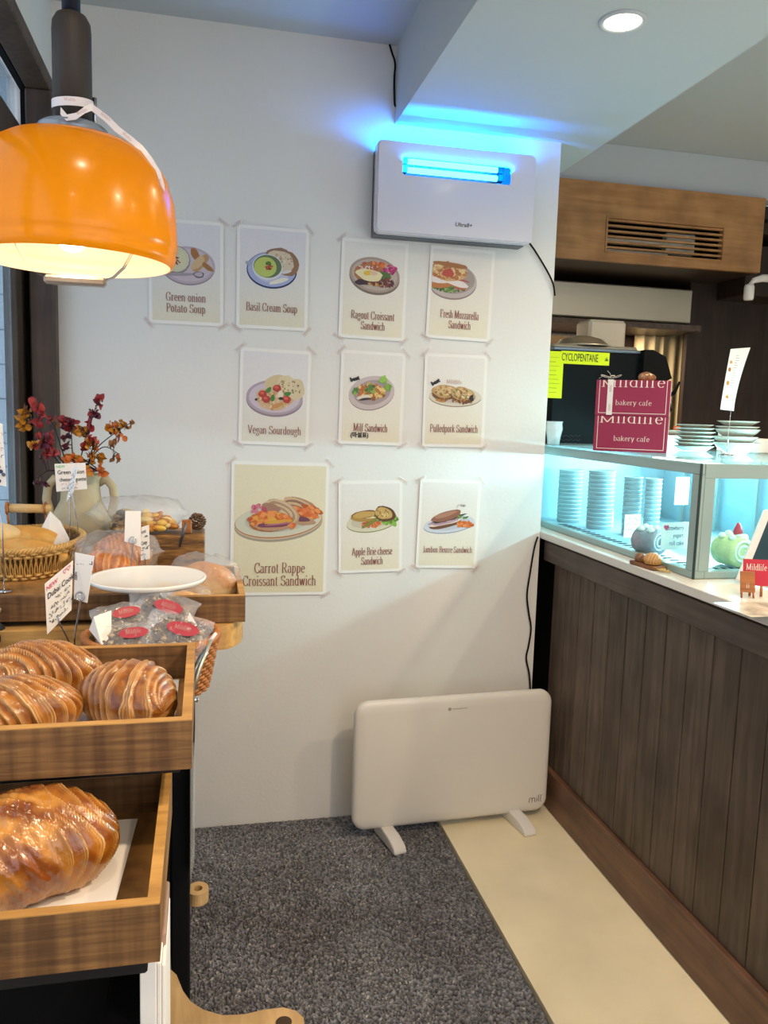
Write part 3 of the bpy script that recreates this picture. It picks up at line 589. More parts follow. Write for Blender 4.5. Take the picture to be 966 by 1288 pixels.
# ---------------------------------------------------------------- pastry makers
CRUST = vcol('baked_crust', .30, coat=.45, bump=.35, bscale=120, sub=0, var=.22, vscale=38)
CRUST2 = vcol('glazed_crust', .22, coat=.9, bump=.9, bscale=62, var=.30, vscale=26)
BREAD = vcol('bread_crust', .55, coat=.05, bump=.3, bscale=90, var=.12, vscale=30)
def mixc(a, b, t): t = max(0, min(1, t)); return tuple(a[i]*(1-t)+b[i]*t for i in range(3))
def croissant(name, label, loc, rz, L, Rr, hgt, curve, N=9, tilt=.5, seed=1, nu=220, nv=72, group=None, plain=0, dark='#8a4a16', mid='#b9782e', lt='#deb36a', tip=.30, material=None, step=.13, cat='croissant', rx=0, bias=.5):
    rnd = random.Random(seed); D, Md, Lt = lin(dark), lin(mid), lin(lt)
    jit = [rnd.uniform(-.22, .22) for _ in range(40)]; vs = []; cs = []; fs = []
    for i in range(nu+1):
        u = i/nu; e = max(0, math.sin(PI*u))**.62; e = e*(1-tip)+tip*min(1, math.sin(PI*u)**.35*1.0) if 0 < u < 1 else 0
        cxx = (u-.5)*L; cyy = -curve*(2*(u-.5))**2
        for j in range(nv):
            v = 2*PI*j/nv; cv, sv = math.cos(v), math.sin(v)
            s = (u-bias)+tilt*.10*cv+.02*math.sin(v*2+seed)
            s = s*(1+.08*math.sin(v*3+seed*1.7))
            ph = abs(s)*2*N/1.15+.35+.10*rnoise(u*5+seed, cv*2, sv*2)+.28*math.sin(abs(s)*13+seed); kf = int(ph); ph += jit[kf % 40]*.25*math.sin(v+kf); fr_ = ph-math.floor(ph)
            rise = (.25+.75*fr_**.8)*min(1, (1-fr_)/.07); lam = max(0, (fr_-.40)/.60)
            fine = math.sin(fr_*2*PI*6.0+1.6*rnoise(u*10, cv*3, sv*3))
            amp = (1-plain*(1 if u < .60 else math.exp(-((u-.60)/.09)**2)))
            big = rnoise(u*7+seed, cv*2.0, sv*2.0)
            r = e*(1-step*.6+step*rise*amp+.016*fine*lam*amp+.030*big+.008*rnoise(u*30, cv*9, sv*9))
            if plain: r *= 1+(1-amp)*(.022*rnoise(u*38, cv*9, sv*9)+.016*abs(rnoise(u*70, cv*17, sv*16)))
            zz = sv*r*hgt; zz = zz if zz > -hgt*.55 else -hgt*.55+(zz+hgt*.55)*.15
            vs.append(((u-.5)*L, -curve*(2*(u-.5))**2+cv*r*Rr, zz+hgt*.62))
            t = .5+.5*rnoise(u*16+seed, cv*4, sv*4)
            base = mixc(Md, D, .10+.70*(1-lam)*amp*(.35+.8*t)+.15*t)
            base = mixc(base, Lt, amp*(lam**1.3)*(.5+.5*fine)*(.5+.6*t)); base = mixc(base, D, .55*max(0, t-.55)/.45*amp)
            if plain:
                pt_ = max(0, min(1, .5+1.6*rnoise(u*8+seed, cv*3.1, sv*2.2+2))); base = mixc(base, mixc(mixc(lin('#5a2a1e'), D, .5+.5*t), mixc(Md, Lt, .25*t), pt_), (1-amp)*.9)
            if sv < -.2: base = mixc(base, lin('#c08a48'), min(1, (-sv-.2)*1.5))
            cs.append(base)
    for i in range(nu):
        for j in range(nv): k = (j+1) % nv; fs.append((i*nv+j, i*nv+k, (i+1)*nv+k, (i+1)*nv+j))
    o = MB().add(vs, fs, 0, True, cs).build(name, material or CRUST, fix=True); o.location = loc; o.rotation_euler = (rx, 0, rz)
    return tag(o, label, cat, group)
def loaf(name, label, loc, rz, L, Rr, hgt, c_top, c_side, seed=1, cat='bread', slash=0, bumpy=.03, nu=70, nv=40, parent=None, tip=.5, material=None, power=.5, rot=None):
    rnd = random.Random(seed); A, B_ = lin(c_top), lin(c_side); vs = []; cs = []; fs = []
    for i in range(nu+1):
        u = i/nu; e = max(1e-4, math.sin(PI*u))**power
        for j in range(nv):
            v = 2*PI*j/nv; cv, sv = math.cos(v), math.sin(v)
            n1 = rnoise(u*7+seed, cv*2, sv*2); r = e*(1+bumpy*n1+bumpy*.5*rnoise(u*25, cv*6, sv*6+seed))
            if slash and sv > .2:
                ph = (u+cv*.12)*slash; f = ph-math.floor(ph); d = math.exp(-((f-.5)/.12)**2); r *= 1-.10*d*min(1, (sv-.2)*3)*e
            else: d = 0
            zz = sv*r*hgt; zz = max(zz, -hgt*.6+(zz+hgt*.6)*.1)
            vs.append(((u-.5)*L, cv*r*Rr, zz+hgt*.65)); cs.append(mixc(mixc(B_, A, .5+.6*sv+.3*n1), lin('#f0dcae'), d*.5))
    for i in range(nu):
        for j in range(nv): k = (j+1) % nv; fs.append((i*nv+j, i*nv+k, (i+1)*nv+k, (i+1)*nv+j))
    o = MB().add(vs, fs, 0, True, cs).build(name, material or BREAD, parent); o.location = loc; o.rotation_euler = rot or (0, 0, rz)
    if parent is None: tag(o, label, cat)
    return o
pc = P(800, 476, Z=ZT+.205)
croissant('bread_roll', 'small brown bread roll ornament on the upper maroon box', (b1.location.x+.045, b1.location.y+.01, ZT+.2050), .2, .06, .017, .015, .005, N=3, nu=60, nv=30, dark='#7a5436', mid='#9a6e4c', lt='#b08a66', cat='bread roll', step=.2)

# plates and bowls: every one its own thing
def plate_mesh(r, h, foot, name='plate', th=.003):
    return MB().lathe([(0, .002), (foot*.95, .002), (foot, 0), (foot+.003, .0005), (r*.85, h*.6), (r, h-.001), (r, h), (r-.003, h), (r*.84, h*.6+th), (foot, .006), (0, .005)], 40).mesh(name, M['plate'])
STK = [  # px centre x, Y, [(r, h, foot, dz)...], name, description
 (873, -.20, [(.062, .016, .036)]*2+[(.060, .014, .034)]*4+[(.057, .013, .034)]*1, 'plate', 'cream side plate in the stack between maroon boxes and bowls'),
 (925, -.36, [(.066, .034, .026), (.064, .030, .026), (.064, .030, .026), (.062, .016, .034), (.060, .014, .034)], 'bowl', 'cream dish in the tall stack behind the card stand'),
]
ORD = {0: 'lowest', 1: 'second from the bottom', 2: 'third from the bottom', 3: 'fourth from the bottom', 4: 'fifth from the bottom', 5: 'sixth from the bottom', 6: 'topmost'}
for (px, Y, lst, nm, desc) in STK:
    c = P(px, 560, Y=Y); zz = ZT+.0005; random.seed(px)
    for i, (r, h, ft) in enumerate(lst):
        o = bpy.data.objects.new(nm if i < 3 or nm == 'plate' else 'plate', plate_mesh(r, h, ft, nm)); col.objects.link(o)
        o.location = (c.x+random.uniform(-.003, .003), Y, zz); zz += .022 if nm == 'bowl' and i < 3 else (.0118 if nm == 'plate' else .018)
        od = ORD[i] if i < len(lst)-1 else 'topmost'
        tag(o, '%s, %s' % (desc, od), 'plate', 'crockery stacked on the display case')
# oval dish on white carton behind
c = P(845, 545, Y=.02)
tag(MB().box(c.x-.05, c.x+.07, -.03, .10, ZT, ZT+.045, b=.003).build('carton', M['white']), 'small white carton under the oval dish behind the maroon boxes', 'box')
t = thing('oval_dish', 'shallow cream oval dish holding an orange slice behind the maroon boxes', 'dish', (c.x+.01, .03, ZT+.046))
MB().lathe([(0, 0), (.04, 0), (.07, .014), (.073, .016), (.068, .016), (.04, .004), (0, .003)], 36, sx=1, sy=.6).build('dish_body', M['plate'], t)
o = loaf('orange_slice', '', (c.x+.015, .01, ZT+.062), .3, .045, .01, .009, '#e2683e', '#e88a5a'); tag(o, 'orange-red slice lying in the oval dish', 'food')
# menu card on a wire stand
c = P(914, 570, Y=-.52); top = P(925, 440, Y=-.52)
t = thing('menu_card_stand', 'tall curled photo menu card on a wire stand on the display case', 'card stand', (c.x, -.52, ZT))
MB().lathe([(0, 0), (.022, 0), (.022, .003), (.012, .006), (0, .007)], 28).build('stand_base', M['chrome'], t)
h1 = P(914, 519, Y=-.52).z-ZT
MB().tube([(0, 0, .004), (.001, 0, h1*.6), (.003, 0, h1+.01)], .0011, 6).build('wire', M['chrome'], t)
q = [((914-8), 515, 2), ((914+10), 517, 2), (922, 490, 1), (944, 437, 0)]
pts = []; n = 12; vs = []; cs = []; fs = []
for i in range(n+1):
    s = i/n; a = P(906+13*s**1.1, 515-76*s, Y=-.52)-Vector((c.x, -.52, ZT)); bq = P(923+21*s**1.4, 517-80*s, Y=-.50)-Vector((c.x, -.52, ZT))
    vs += [a, bq]
for i in range(n): fs.append((2*i, 2*i+1, 2*i+3, 2*i+2))
MB().add(vs, fs, 0, True).build('card_sheet', M['card'], t, fix=False)
pr = MB(); rr = random.Random(4)
def onc(s, r_): a = Vector(vs[0]); i = min(n-1, int(s*n)); f = s*n-i; A = Vector(vs[2*i]).lerp(Vector(vs[2*i+2]), f); B_ = Vector(vs[2*i+1]).lerp(Vector(vs[2*i+3]), f); return A.lerp(B_, r_)+Vector((0, -.0012, 0))
for (s, r_, w_, h_, cc_) in ((.16, .30, .014, .012, '#e6e2dc'), (.20, .32, .011, .011, '#c98a3e'), (.23, .34, .006, .008, '#e2b060'), (.40, .22, .014, .010, '#dcd8d0'), (.44, .20, .010, .012, '#c98a44'), (.62, .16, .012, .010, '#ddd'), (.66, .15, .009, .012, '#b9773a'), (.78, .15, .008, .009, '#c99a5a')):
    cc_ = cc_ if len(cc_) == 7 else '#dddddd'
    k = onc(s, r_); pr.add([k+Vector((w_/2*math.cos(a), -.0001*w_*1000*.3, h_/2*math.sin(a))) for a in [x*PI/6 for x in range(12)]], [tuple(range(12))], 0, False, lin(cc_))
for i in range(13):
    k = onc(.40+i*.04, .36-.0*i); pr.add([k, k+Vector((.012-.004*(i % 3 == 0), 0, .0004)), k+Vector((.012-.004*(i % 3 == 0), 0, .0016)), k+Vector((0, 0, .0012))], [(0, 1, 2, 3)], 0, False, lin('#8a8784'))
pr.build('printed_picture', M['print'], t, fix=False)
c = P(958, 545, Y=-.25)
tag(MB().box(c.x-.02, c.x+.06, -.26, -.12, ZT, ZT+.045, b=.002).build('carton', M['white']), 'white carton at the right edge behind the bowls', 'box')
tag(MB().box(c.x-.035, c.x+.06, -.10, -.08, ZT, ZT+.075).box(c.x-.03, c.x+.06, -.078, -.07, ZT, ZT+.072).build('papers', M['paper']), 'upright grey-white papers at the right edge behind the bowls', 'papers')
# clear cup at the wall corner
c = P(694, 556, Y=.10)
tag(MB().lathe([(0, .002), (.020, 0), (.024, .03), (.030, .055), (.0265, .070), (.027, .075), (.031, .08), (.029, .08), (.024, .070), (.028, .055), (.022, .03), (.018, .003), (0, .003)], 28).build('clear_cup', film('clear_plastic', base=.12, rough=.08, milk=.25, bump=.6, bscale=120)), 'crumpled clear plastic cup at the wall corner on the display case', 'cup').location = (c.x+.006, .10, ZT)

# ---------------------------------------------------------------- black appliance with yellow stickers
Ya = .30
a = P(690, 440, Y=Ya); b_ = P(808, 560, Y=Ya); zt = P(800, 445, Y=Ya).z; zb = ZT
ap = thing('black_appliance', 'black boxy kitchen appliance with yellow warning stickers behind the counter', 'appliance', (1.6, Ya, .962))
def WA(mb, name, m, par=None, fix=True): o = mb.build(name, m, par or ap, fix); o.location = -ap.location if par is None else (0, 0, 0); return o
xr = P(811, 480, Y=Ya).x
WA(MB().box(1.25, xr, Ya, .85, .962, zt, b=.006), 'housing', mat('navy_black_panel', '#0a1014', .65, spec=.15), None)
tp = P(700, 437, Y=Ya).z
WA(MB().box(1.25, xr-.01, Ya-.001, .85, zt+.0005, tp+.004, b=.003), 'top_trim', mat('grey_trim', '#7c8894', .3, .4))
hp = [P(*q, Y=Ya-.03) for q in ((811, 440), (822, 440), (838, 449), (845, 476), (833, 482), (808, 482))]
m_ = MB(); n = len(hp); m_.add([(p.x, Ya-.03, p.z) for p in hp]+[(p.x, Ya+.3, p.z) for p in hp], [tuple(range(n)), tuple(range(2*n-1, n-1, -1))]+[(i, (i+1) % n, n+(i+1) % n, n+i) for i in range(n)])
WA(m_, 'hinge_cover', M['blackm'])
m_ = MB().tube([P(838, 500, Y=Ya), P(848, 494, Y=Ya-.02), P(855, 480, Y=Ya-.03)], [.006, .008, .004], 8).tube([P(838, 522, Y=Ya), P(843, 515, Y=Ya-.02), P(842, 507, Y=Ya-.02)], [.007, .006, .004], 8)
WA(m_, 'latch', M['blackm'])
def quad(mb, tl, br, Y, m=0, c=None):
    a = P(*tl, Y=Y); b = P(*br, Y=Y); mb.add([(a.x, Y, a.z), (b.x, Y, a.z), (b.x, Y, b.z), (a.x, Y, b.z)], [(0, 1, 2, 3)], m, c=c)
    return a, b
m_ = MB(); A1, B1 = quad(m_, (706, 441), (766, 460), Ya-.0012); WA(m_, 'sticker', M['yellow'], None, False)
m_ = MB(); quad(m_, (684, 441), (706.2, 501), Ya-.0013); st2 = WA(m_, 'sticker', M['yellow'], None, False)
m_ = MB(); wd = (B1.x-A1.x); T0 = Matrix.Translation((A1.x+.002, Ya-.0022, B1.z+(A1.z-B1.z)*.24)) @ Matrix.Rotation(PI/2, 4, 'X')
hand(m_, 'CYCLOPENTANE', (A1.z-B1.z)*.86, T0, 0, sx=.48)
cxx = B1.x-.0115; zz = (A1.z+B1.z)/2; s_ = .0085
for k in range(3):
    a1 = PI/2+k*2*PI/3; a2 = a1+2*PI/3; m_.tube([(cxx+s_*math.cos(a1), Ya-.0022, zz-.002+s_*math.sin(a1)), (cxx+s_*math.cos(a2), Ya-.0022, zz-.002+s_*math.sin(a2))], .0006, 4)
m_.add([(cxx+.0028*math.cos(x), Ya-.0023, zz-.003+.0034*math.sin(x)) for x in [i*PI/4 for i in range(8)]], [tuple(range(8))])
WA(m_, 'lettering', M['ink'], None, False)
m_ = MB(); scol = mat('sticker_print', '#8a9410', .6)
for k in range(9): quad(m_, (690, 449+k*5.5), (690+random.Random(k).uniform(8, 15), 450+k*5.5), Ya-.0020)
WA(m_, 'fine_print', scol, None, False)
m_ = MB()
for r_ in range(3):
    m_.tube([P(694+6*k/2*1.0, 547+r_*5+(2.6 if k % 2 else 0), Y=Ya-.001) for k in range(13)], .0007, 4)
WA(m_, 'zigzag_print', mat('grey_print', '#39424a', .6))

# pan and lid resting on the appliance
zt2 = tp+.0045
c = P(745, 430, Y=.45); t = thing('steel_pan', 'wide steel pan with a domed lid on top of the black appliance', 'pan', (c.x, .47, zt2))
MB().box(-.20, .155, -.1, .12, 0, .018, b=.008).build('pan_body', M['steel'], t)
MB().lathe([(.115, 0), (.116, .004), (.105, .006), (.08, .028), (.03, .042), (0, .044)], 36, T=Matrix.Translation((-.035, 0, .018))).build('lid', M['steel'], t)
c2 = P(770, 405, Y=.6); t = thing('white_tub', 'cream plastic tub above the steel pan on the appliance', 'container', (c2.x, .66, zt2))
MB().box(-.085, .085, -.03, .1, 0, P(760, 402, Y=.63).z-zt2, b=.012).build('tub_body', mat('cream_plastic', '#cfc8b6', .5), t)
MB().box(-.26, -.086, -.02, .1, 0, .075, b=.01).build('tub_handle', mat('tan_plastic', '#a8865c', .5), t)

# ---------------------------------------------------------------- kitchen joinery
va = P(706, 226, Y=.7); vb = P(950.5, 343, Y=.7)
z1, z0 = 2.308, 1.996; xl, xr = 1.18, vb.x
s0 = P(761, 277, Y=.7); s1 = P(902, 325, Y=.7); gx0, gx1 = s0.x, s1.x; gz1 = P(761, 276, Y=.7).z; gz0 = P(761, 317, Y=.7).z
cb = thing('ceiling_cabinet', 'brown wood cabinet under the kitchen ceiling with a slatted air grille', 'cabinet', (1.7, .7, z0))
def WC(mb, name, m, fix=True): o = mb.build(name, m, cb, fix); o.location = -cb.location; return o
m_ = MB(); m_.box(xl, gx0, .672, .698, z0, z1); m_.box(gx1, xr, .672, .698, z0, z1); m_.box(gx0, gx1, .672, .698, gz1, z1); m_.box(gx0, gx1, .672, .698, z0, gz0)
WC(m_, 'front_panel', M['cab'])
WC(MB().box(xl, xr, .699, 1.25, z1-.02, z1).box(xl, xr, .699, 1.25, z0, z0+.02).box(xr-.02, xr, .699, 1.25, z0+.02, z1-.02), 'cabinet_shell', M['cabd'])
WC(MB().box(gx0-.03, gx1+.03, .86, .88, gz0-.03, gz1+.03), 'dark_backing', M['blackm'])
ns = 6
for i in range(ns):
    z_ = gz0+(gz1-gz0)*(i+.75)/ns; WC(MB().box(gx0, gx1, .674, .69, z_-.0045, z_+.0035), 'slat', M['cab'])
WC(MB().box(gx0-.008, gx0-.001, .667, .6715, gz0-.008, gz1+.008).box(gx1+.001, gx1+.008, .667, .6715, gz0-.008, gz1+.008).box(gx0, gx1, .667, .6715, gz1+.001, gz1+.008).box(gx0, gx1, .667, .6715, gz0-.008, gz0-.001), 'grille_frame', M['cab'])
wunit = mat('unit_white', '#f0e6cc', .5)
WC(MB().box(gx0+.02, gx1-.12, .76, .80, gz0+.055, gz0+.085, b=.004).box(gx0, gx1-.2, .76, .80, gz0+.012, gz0+.035, b=.004).box(gx1-.2, gx1-.06, .78, .82, gz0+.03, gz1-.01, b=.004), 'air_unit', wunit)
# side cabinet to the right
a = P(952, 251, Y=.75); t = thing('corner_cabinet', 'darker brown cabinet at the right edge beside the grille cabinet', 'cabinet', (a.x+.01, .75, 1.9))
MB().box(.0, .6, 0, .4, .28, .40, b=.003).box(0, .6, .05, .4, .02, .24, b=.003).build('cabinet_body', M['cabd'], t)
MB().lathe([(0, 0), (.009, 0), (.009, -.003), (0, -.003)], 16, T=Matrix.Translation((.045, -.001, .335)) @ Matrix.Rotation(PI/2, 4, 'X')).build('knob', M['blackm'], t)
# steel hood panel and shelf
a = P(700, 356, Y=.95); b_ = P(870, 400, Y=.95)
hd = thing('steel_hood', 'brushed steel hood band below the grille cabinet', 'hood', (1.6, .95, b_.z))
o = MB().box(1.15, P(871, 380, Y=.95).x, .95, 1.25, P(780, 402, Y=.95).z, P(780, 358, Y=.95).z, b=.006).build('hood_panel', M['steel'], hd); o.location = -hd.location
o = MB().box(1.15, P(883, 400, Y=.93).x, .93, 1.25, P(780, 411, Y=.93).z, P(780, 403, Y=.93).z-.002).build('shelf_edge', M['darkh'], hd); o.location = -hd.location
# pale wall strips behind, dark panels
wc = mat('cream_curtain', '#c8b48c', .7, bump=.1)
x0 = P(797, 480, Y=1.2).x; x1 = P(858, 480, Y=1.2).x; zh = P(800, 412, Y=1.2).z
t = thing('cream_curtain', 'cream pleated panels hanging behind the black appliance', 'curtain', ((x0+x1)/2, 1.22, 1.0))
n = 60; pv = []; pf = []
for i in range(n+1):
    s = i/n; pv += [((s-.5)*(x1-x0), .018*math.sin(s*PI*9)*(1 if s < .6 else .35), 0), ((s-.5)*(x1-x0), .018*math.sin(s*PI*9)*(1 if s < .6 else .35), zh-1.0)]
for i in range(n): pf.append((2*i, 2*i+2, 2*i+3, 2*i+1))
MB().add(pv, pf, 0, True).build('curtain_cloth', wc, t)
x2 = P(860, 480, Y=1.0).x
for i in range(5):
    struct(MB().box(x2+i*.30, x2+i*.30+.296, 1.0+.01*(i % 2), 1.03+.01*(i % 2), .2, 2.29, b=.002).build('wall_kitchen_panel', M['cabd']))
c = P(942, 368, Y=.62); t = thing('white_sensor', 'small white wall camera hanging from a curved white bracket, right edge', 'camera', (c.x, .62, c.z))
MB().lathe([(0, -.033), (.018, -.032), (.021, -.024), (.021, .022), (.017, .033), (0, .034)], 24).build('sensor_body', M['white'], t)
MB().lathe([(0, -.0225), (.005, -.022), (.005, -.018), (0, -.018)], 12, T=Matrix.Translation((-.002, 0, .018)) @ Matrix.Rotation(PI/2, 4, 'X')).build('lens', M['blackm'], t)
MB().tube([(.0, 0, .034), (.02, 0, .052), (.06, 0, .064), (.13, 0, .066)], [.006, .012, .016, .018], 12).build('bracket', M['white'], t)

# ---------------------------------------------------------------- on the counter ledge
c = P(818, 713, Z=.9595); t = thing('serving_board', 'small brown wooden board on the counter ledge under two rolls', 'board', (1.128, c.y, .9595), rz=-PI/2+.12)
MB().box(-.05, .05, -.021, .021, 0, .010, b=.002).build('board_plate', wood('walnut_board', '#6a4224', '#8c5c34', .5), t)
croissant('croissant', 'tiny dark croissant on the small board on the counter ledge', (1.124, c.y+.030, .9700), 1.3, .062, .015, .013, .006, N=4, nu=70, nv=30, dark='#6a3c1c', mid='#8e5a2c', lt='#b58a58', step=.2)
croissant('croissant', 'small golden knotted roll on the board on the counter ledge', (1.128, c.y-.022, .9700), 1.9, .052, .021, .019, .003, N=6, nu=80, nv=36, dark='#a26e2e', mid='#c8985a', lt='#e2c48c', step=.16, cat='bread roll')
tw = MB()
for k in range(3): tw.tube([(1.128+.012*math.sin(i*.9+k), c.y-.055-.004*i+.006*math.cos(i+k*2), .9625+.004*abs(math.sin(i*.8+k))) for i in range(9)], .0018, 6)
tag(tw.build('twine', mat('straw_twine', '#b99a5e', .8)), 'tangle of straw twine beside the golden roll on the ledge', 'twine')
# tablet stand
a0 = P(918, 733, Z=.9595)
t = thing('tablet', 'white framed tablet tilted on the counter at the right edge', 'tablet', (a0.x+.012, a0.y, .9595), rot=(0, 0, R(-68)))
th = R(-30); TT = Matrix.Rotation(th, 4, 'X')
MB().box(0, .27, -.006, .006, .004, .20, b=.005, T=TT).build('tablet_frame', M['white'], t)
MB().box(.025, .245, -.0068, -.006, .034, .178, T=TT).build('screen', mat('dark_screen', '#2c3c42', .1, spec=.6, emit='#2a4048', estr=.25), t)
sp = MB(); rr = random.Random(2)
for i in range(16):
    x, z_ = rr.uniform(.04, .22), rr.uniform(.05, .16); r_ = rr.uniform(.008, .024)
    sp.add([Vector((x+r_*math.cos(k*PI/5)*1.3, -.0072-.00002*i, z_+r_*.6*math.sin(k*PI/5))) for k in range(10)], [tuple(range(10))], 0, False, lin(rr.choice(['#54615c', '#7a7460', '#6b7f84', '#3c4a3e'])), TT)
sp.build('screen_picture', M['print'], t, fix=False)
MB().box(.05, .20, .03, .10, 0, .006, b=.002).tube([(.12, .06, .003), (.12, .045, .09)], .008, 10).build('stand_foot', M['white'], t)
# red card on mini easel
e = P(940, 752, Z=.9595)
t = thing('mini_easel', 'tiny brown wooden easel holding a red card on the counter', 'easel', (e.x, e.y, .9595), rz=-.25)
M['easel'] = wood('easel_wood', '#8a5426', '#b06e36', .5)
MB().box(-.016, .016, -.003, .0, .012, .058, b=.001, T=Matrix.Rotation(R(-12), 4, 'X')).build('easel_board', M['easel'], t)
for s_ in (-1, 1): MB().tube([(s_*.013, -.001, .0), (s_*.012, .004, .02)], .0022, 6).build('leg', M['easel'], t)
MB().tube([(0, .034, .001), (.0, .012, .046)], .0022, 6).build('leg', M['easel'], t)
m_ = MB(); serif(m_, 'ıı', 0, .022, .010, .008, Matrix.Rotation(R(-12), 4, 'X') @ Matrix.Translation((0, -.0035, 0)) @ Matrix.Rotation(PI/2, 4, 'X')); m_.build('emblem', M['cream'], t, fix=False)
t = thing('red_card', 'small red card with pale lettering propped behind the mini easel', 'card', (e.x+.028, e.y+.012, .9595+.024), rot=(R(-8), 0, -.35))
MB().box(-.028, .028, 0, .0015, 0, .058).build('card_sheet', mat('red_card', '#b01e34', .5), t)
m_ = MB(); serif(m_, 'Mildlife', 0, .034, .014, .044, Matrix.Translation((0, -.0008, 0)) @ Matrix.Rotation(PI/2, 4, 'X')); m_.build('lettering', M['cream'], t, fix=False)
MB().tube([(-.012, .001, -.0235), (-.012, .001, 0)], .003, 6).tube([(.012, .001, -.0235), (.012, .001, 0)], .003, 6).build('card_foot', M['easel'], t)
c = P(935, 765, Z=.9595)
tag(MB().box(c.x-.035, c.x+.085, c.y-.07, c.y+.05, .9595, .9601).build('leaflet', mat('printed_leaflet', '#b9b4a4', .35, var=.5, vscale=30)), 'glossy printed leaflet lying flat on the counter edge below the easel', 'leaflet')

light('hood_lamp', 'AREA', (1.75, 1.06, 1.76), 13, (1, .84, .62), shape='RECTANGLE', size=.5, size_y=.08)

# ================================================================ ON THE BACK WALL
# posters ---------------------------------------------------------
tape_mb = MB().box(-.020, .020, -.0006, -.0003, -.0065, .0065); TAPE = tape_mb.mesh('tape', M['tape'])
m_ = MB(); serif(m_, 'Mildlife', 0, -.0025, .0065, .032, Matrix.Translation((0, -.0009, 0)) @ Matrix.Rotation(PI/2, 4, 'X'), wt=1.5); TAPET = m_.mesh('tape_lettering', M['tapeink'], False)
def blob(mb, cx, cy, rx, ry, c, rot=0, n=16, wob=.06, rnd=random, lay=[0]):
    lay[0] += 1; k = math.cos(R(rot)); s = math.sin(R(rot)); ph = rnd.uniform(0, 6); vs = []
    for i in range(n):
        a = 2*PI*i/n; q = 1+wob*math.sin(3*a+ph)+wob*.7*math.sin(5*a+ph*2)
        x, y = rx*q*math.cos(a), ry*q*math.sin(a); vs.append((cx+x*k-y*s, cy+x*s+y*k, .00001*lay[0]))
    mb.add(vs, [tuple(range(n))], 0, False, c if isinstance(c, tuple) else lin(c))
def dish(mb, cx, cy, rx, ry, rim, inner, side, rot=0, d=.02, rnd=random):
    blob(mb, cx, cy-d, rx, ry, side, rot, 40, 0, rnd); blob(mb, cx, cy, rx, ry, rim, rot, 40, 0, rnd); blob(mb, cx, cy, rx*.9, ry*.87, inner, rot, 40, 0, rnd)
def scat(mb, cx, cy, rx, ry, cols, n, s, rnd, el=1.6, rot=None):
    for _ in range(n):
        a = rnd.uniform(0, 2*PI); r_ = math.sqrt(rnd.random()); q = s*rnd.uniform(.5, 1.3)
        blob(mb, cx+rx*r_*math.cos(a), cy+ry*r_*math.sin(a), q*el, q, rnd.choice(cols), rnd.uniform(0, 180) if rot is None else rot+rnd.uniform(-15, 15), 7, .1, rnd)
OR = ['#d8743a', '#c9622a', '#e08e4c', '#b5552a']; GRN = ['#5f8a3a', '#4c7a34', '#86a84c', '#3c5f2c']; BRD = ['#c9a878', '#b58f5c', '#dcc49a', '#a47c4c']
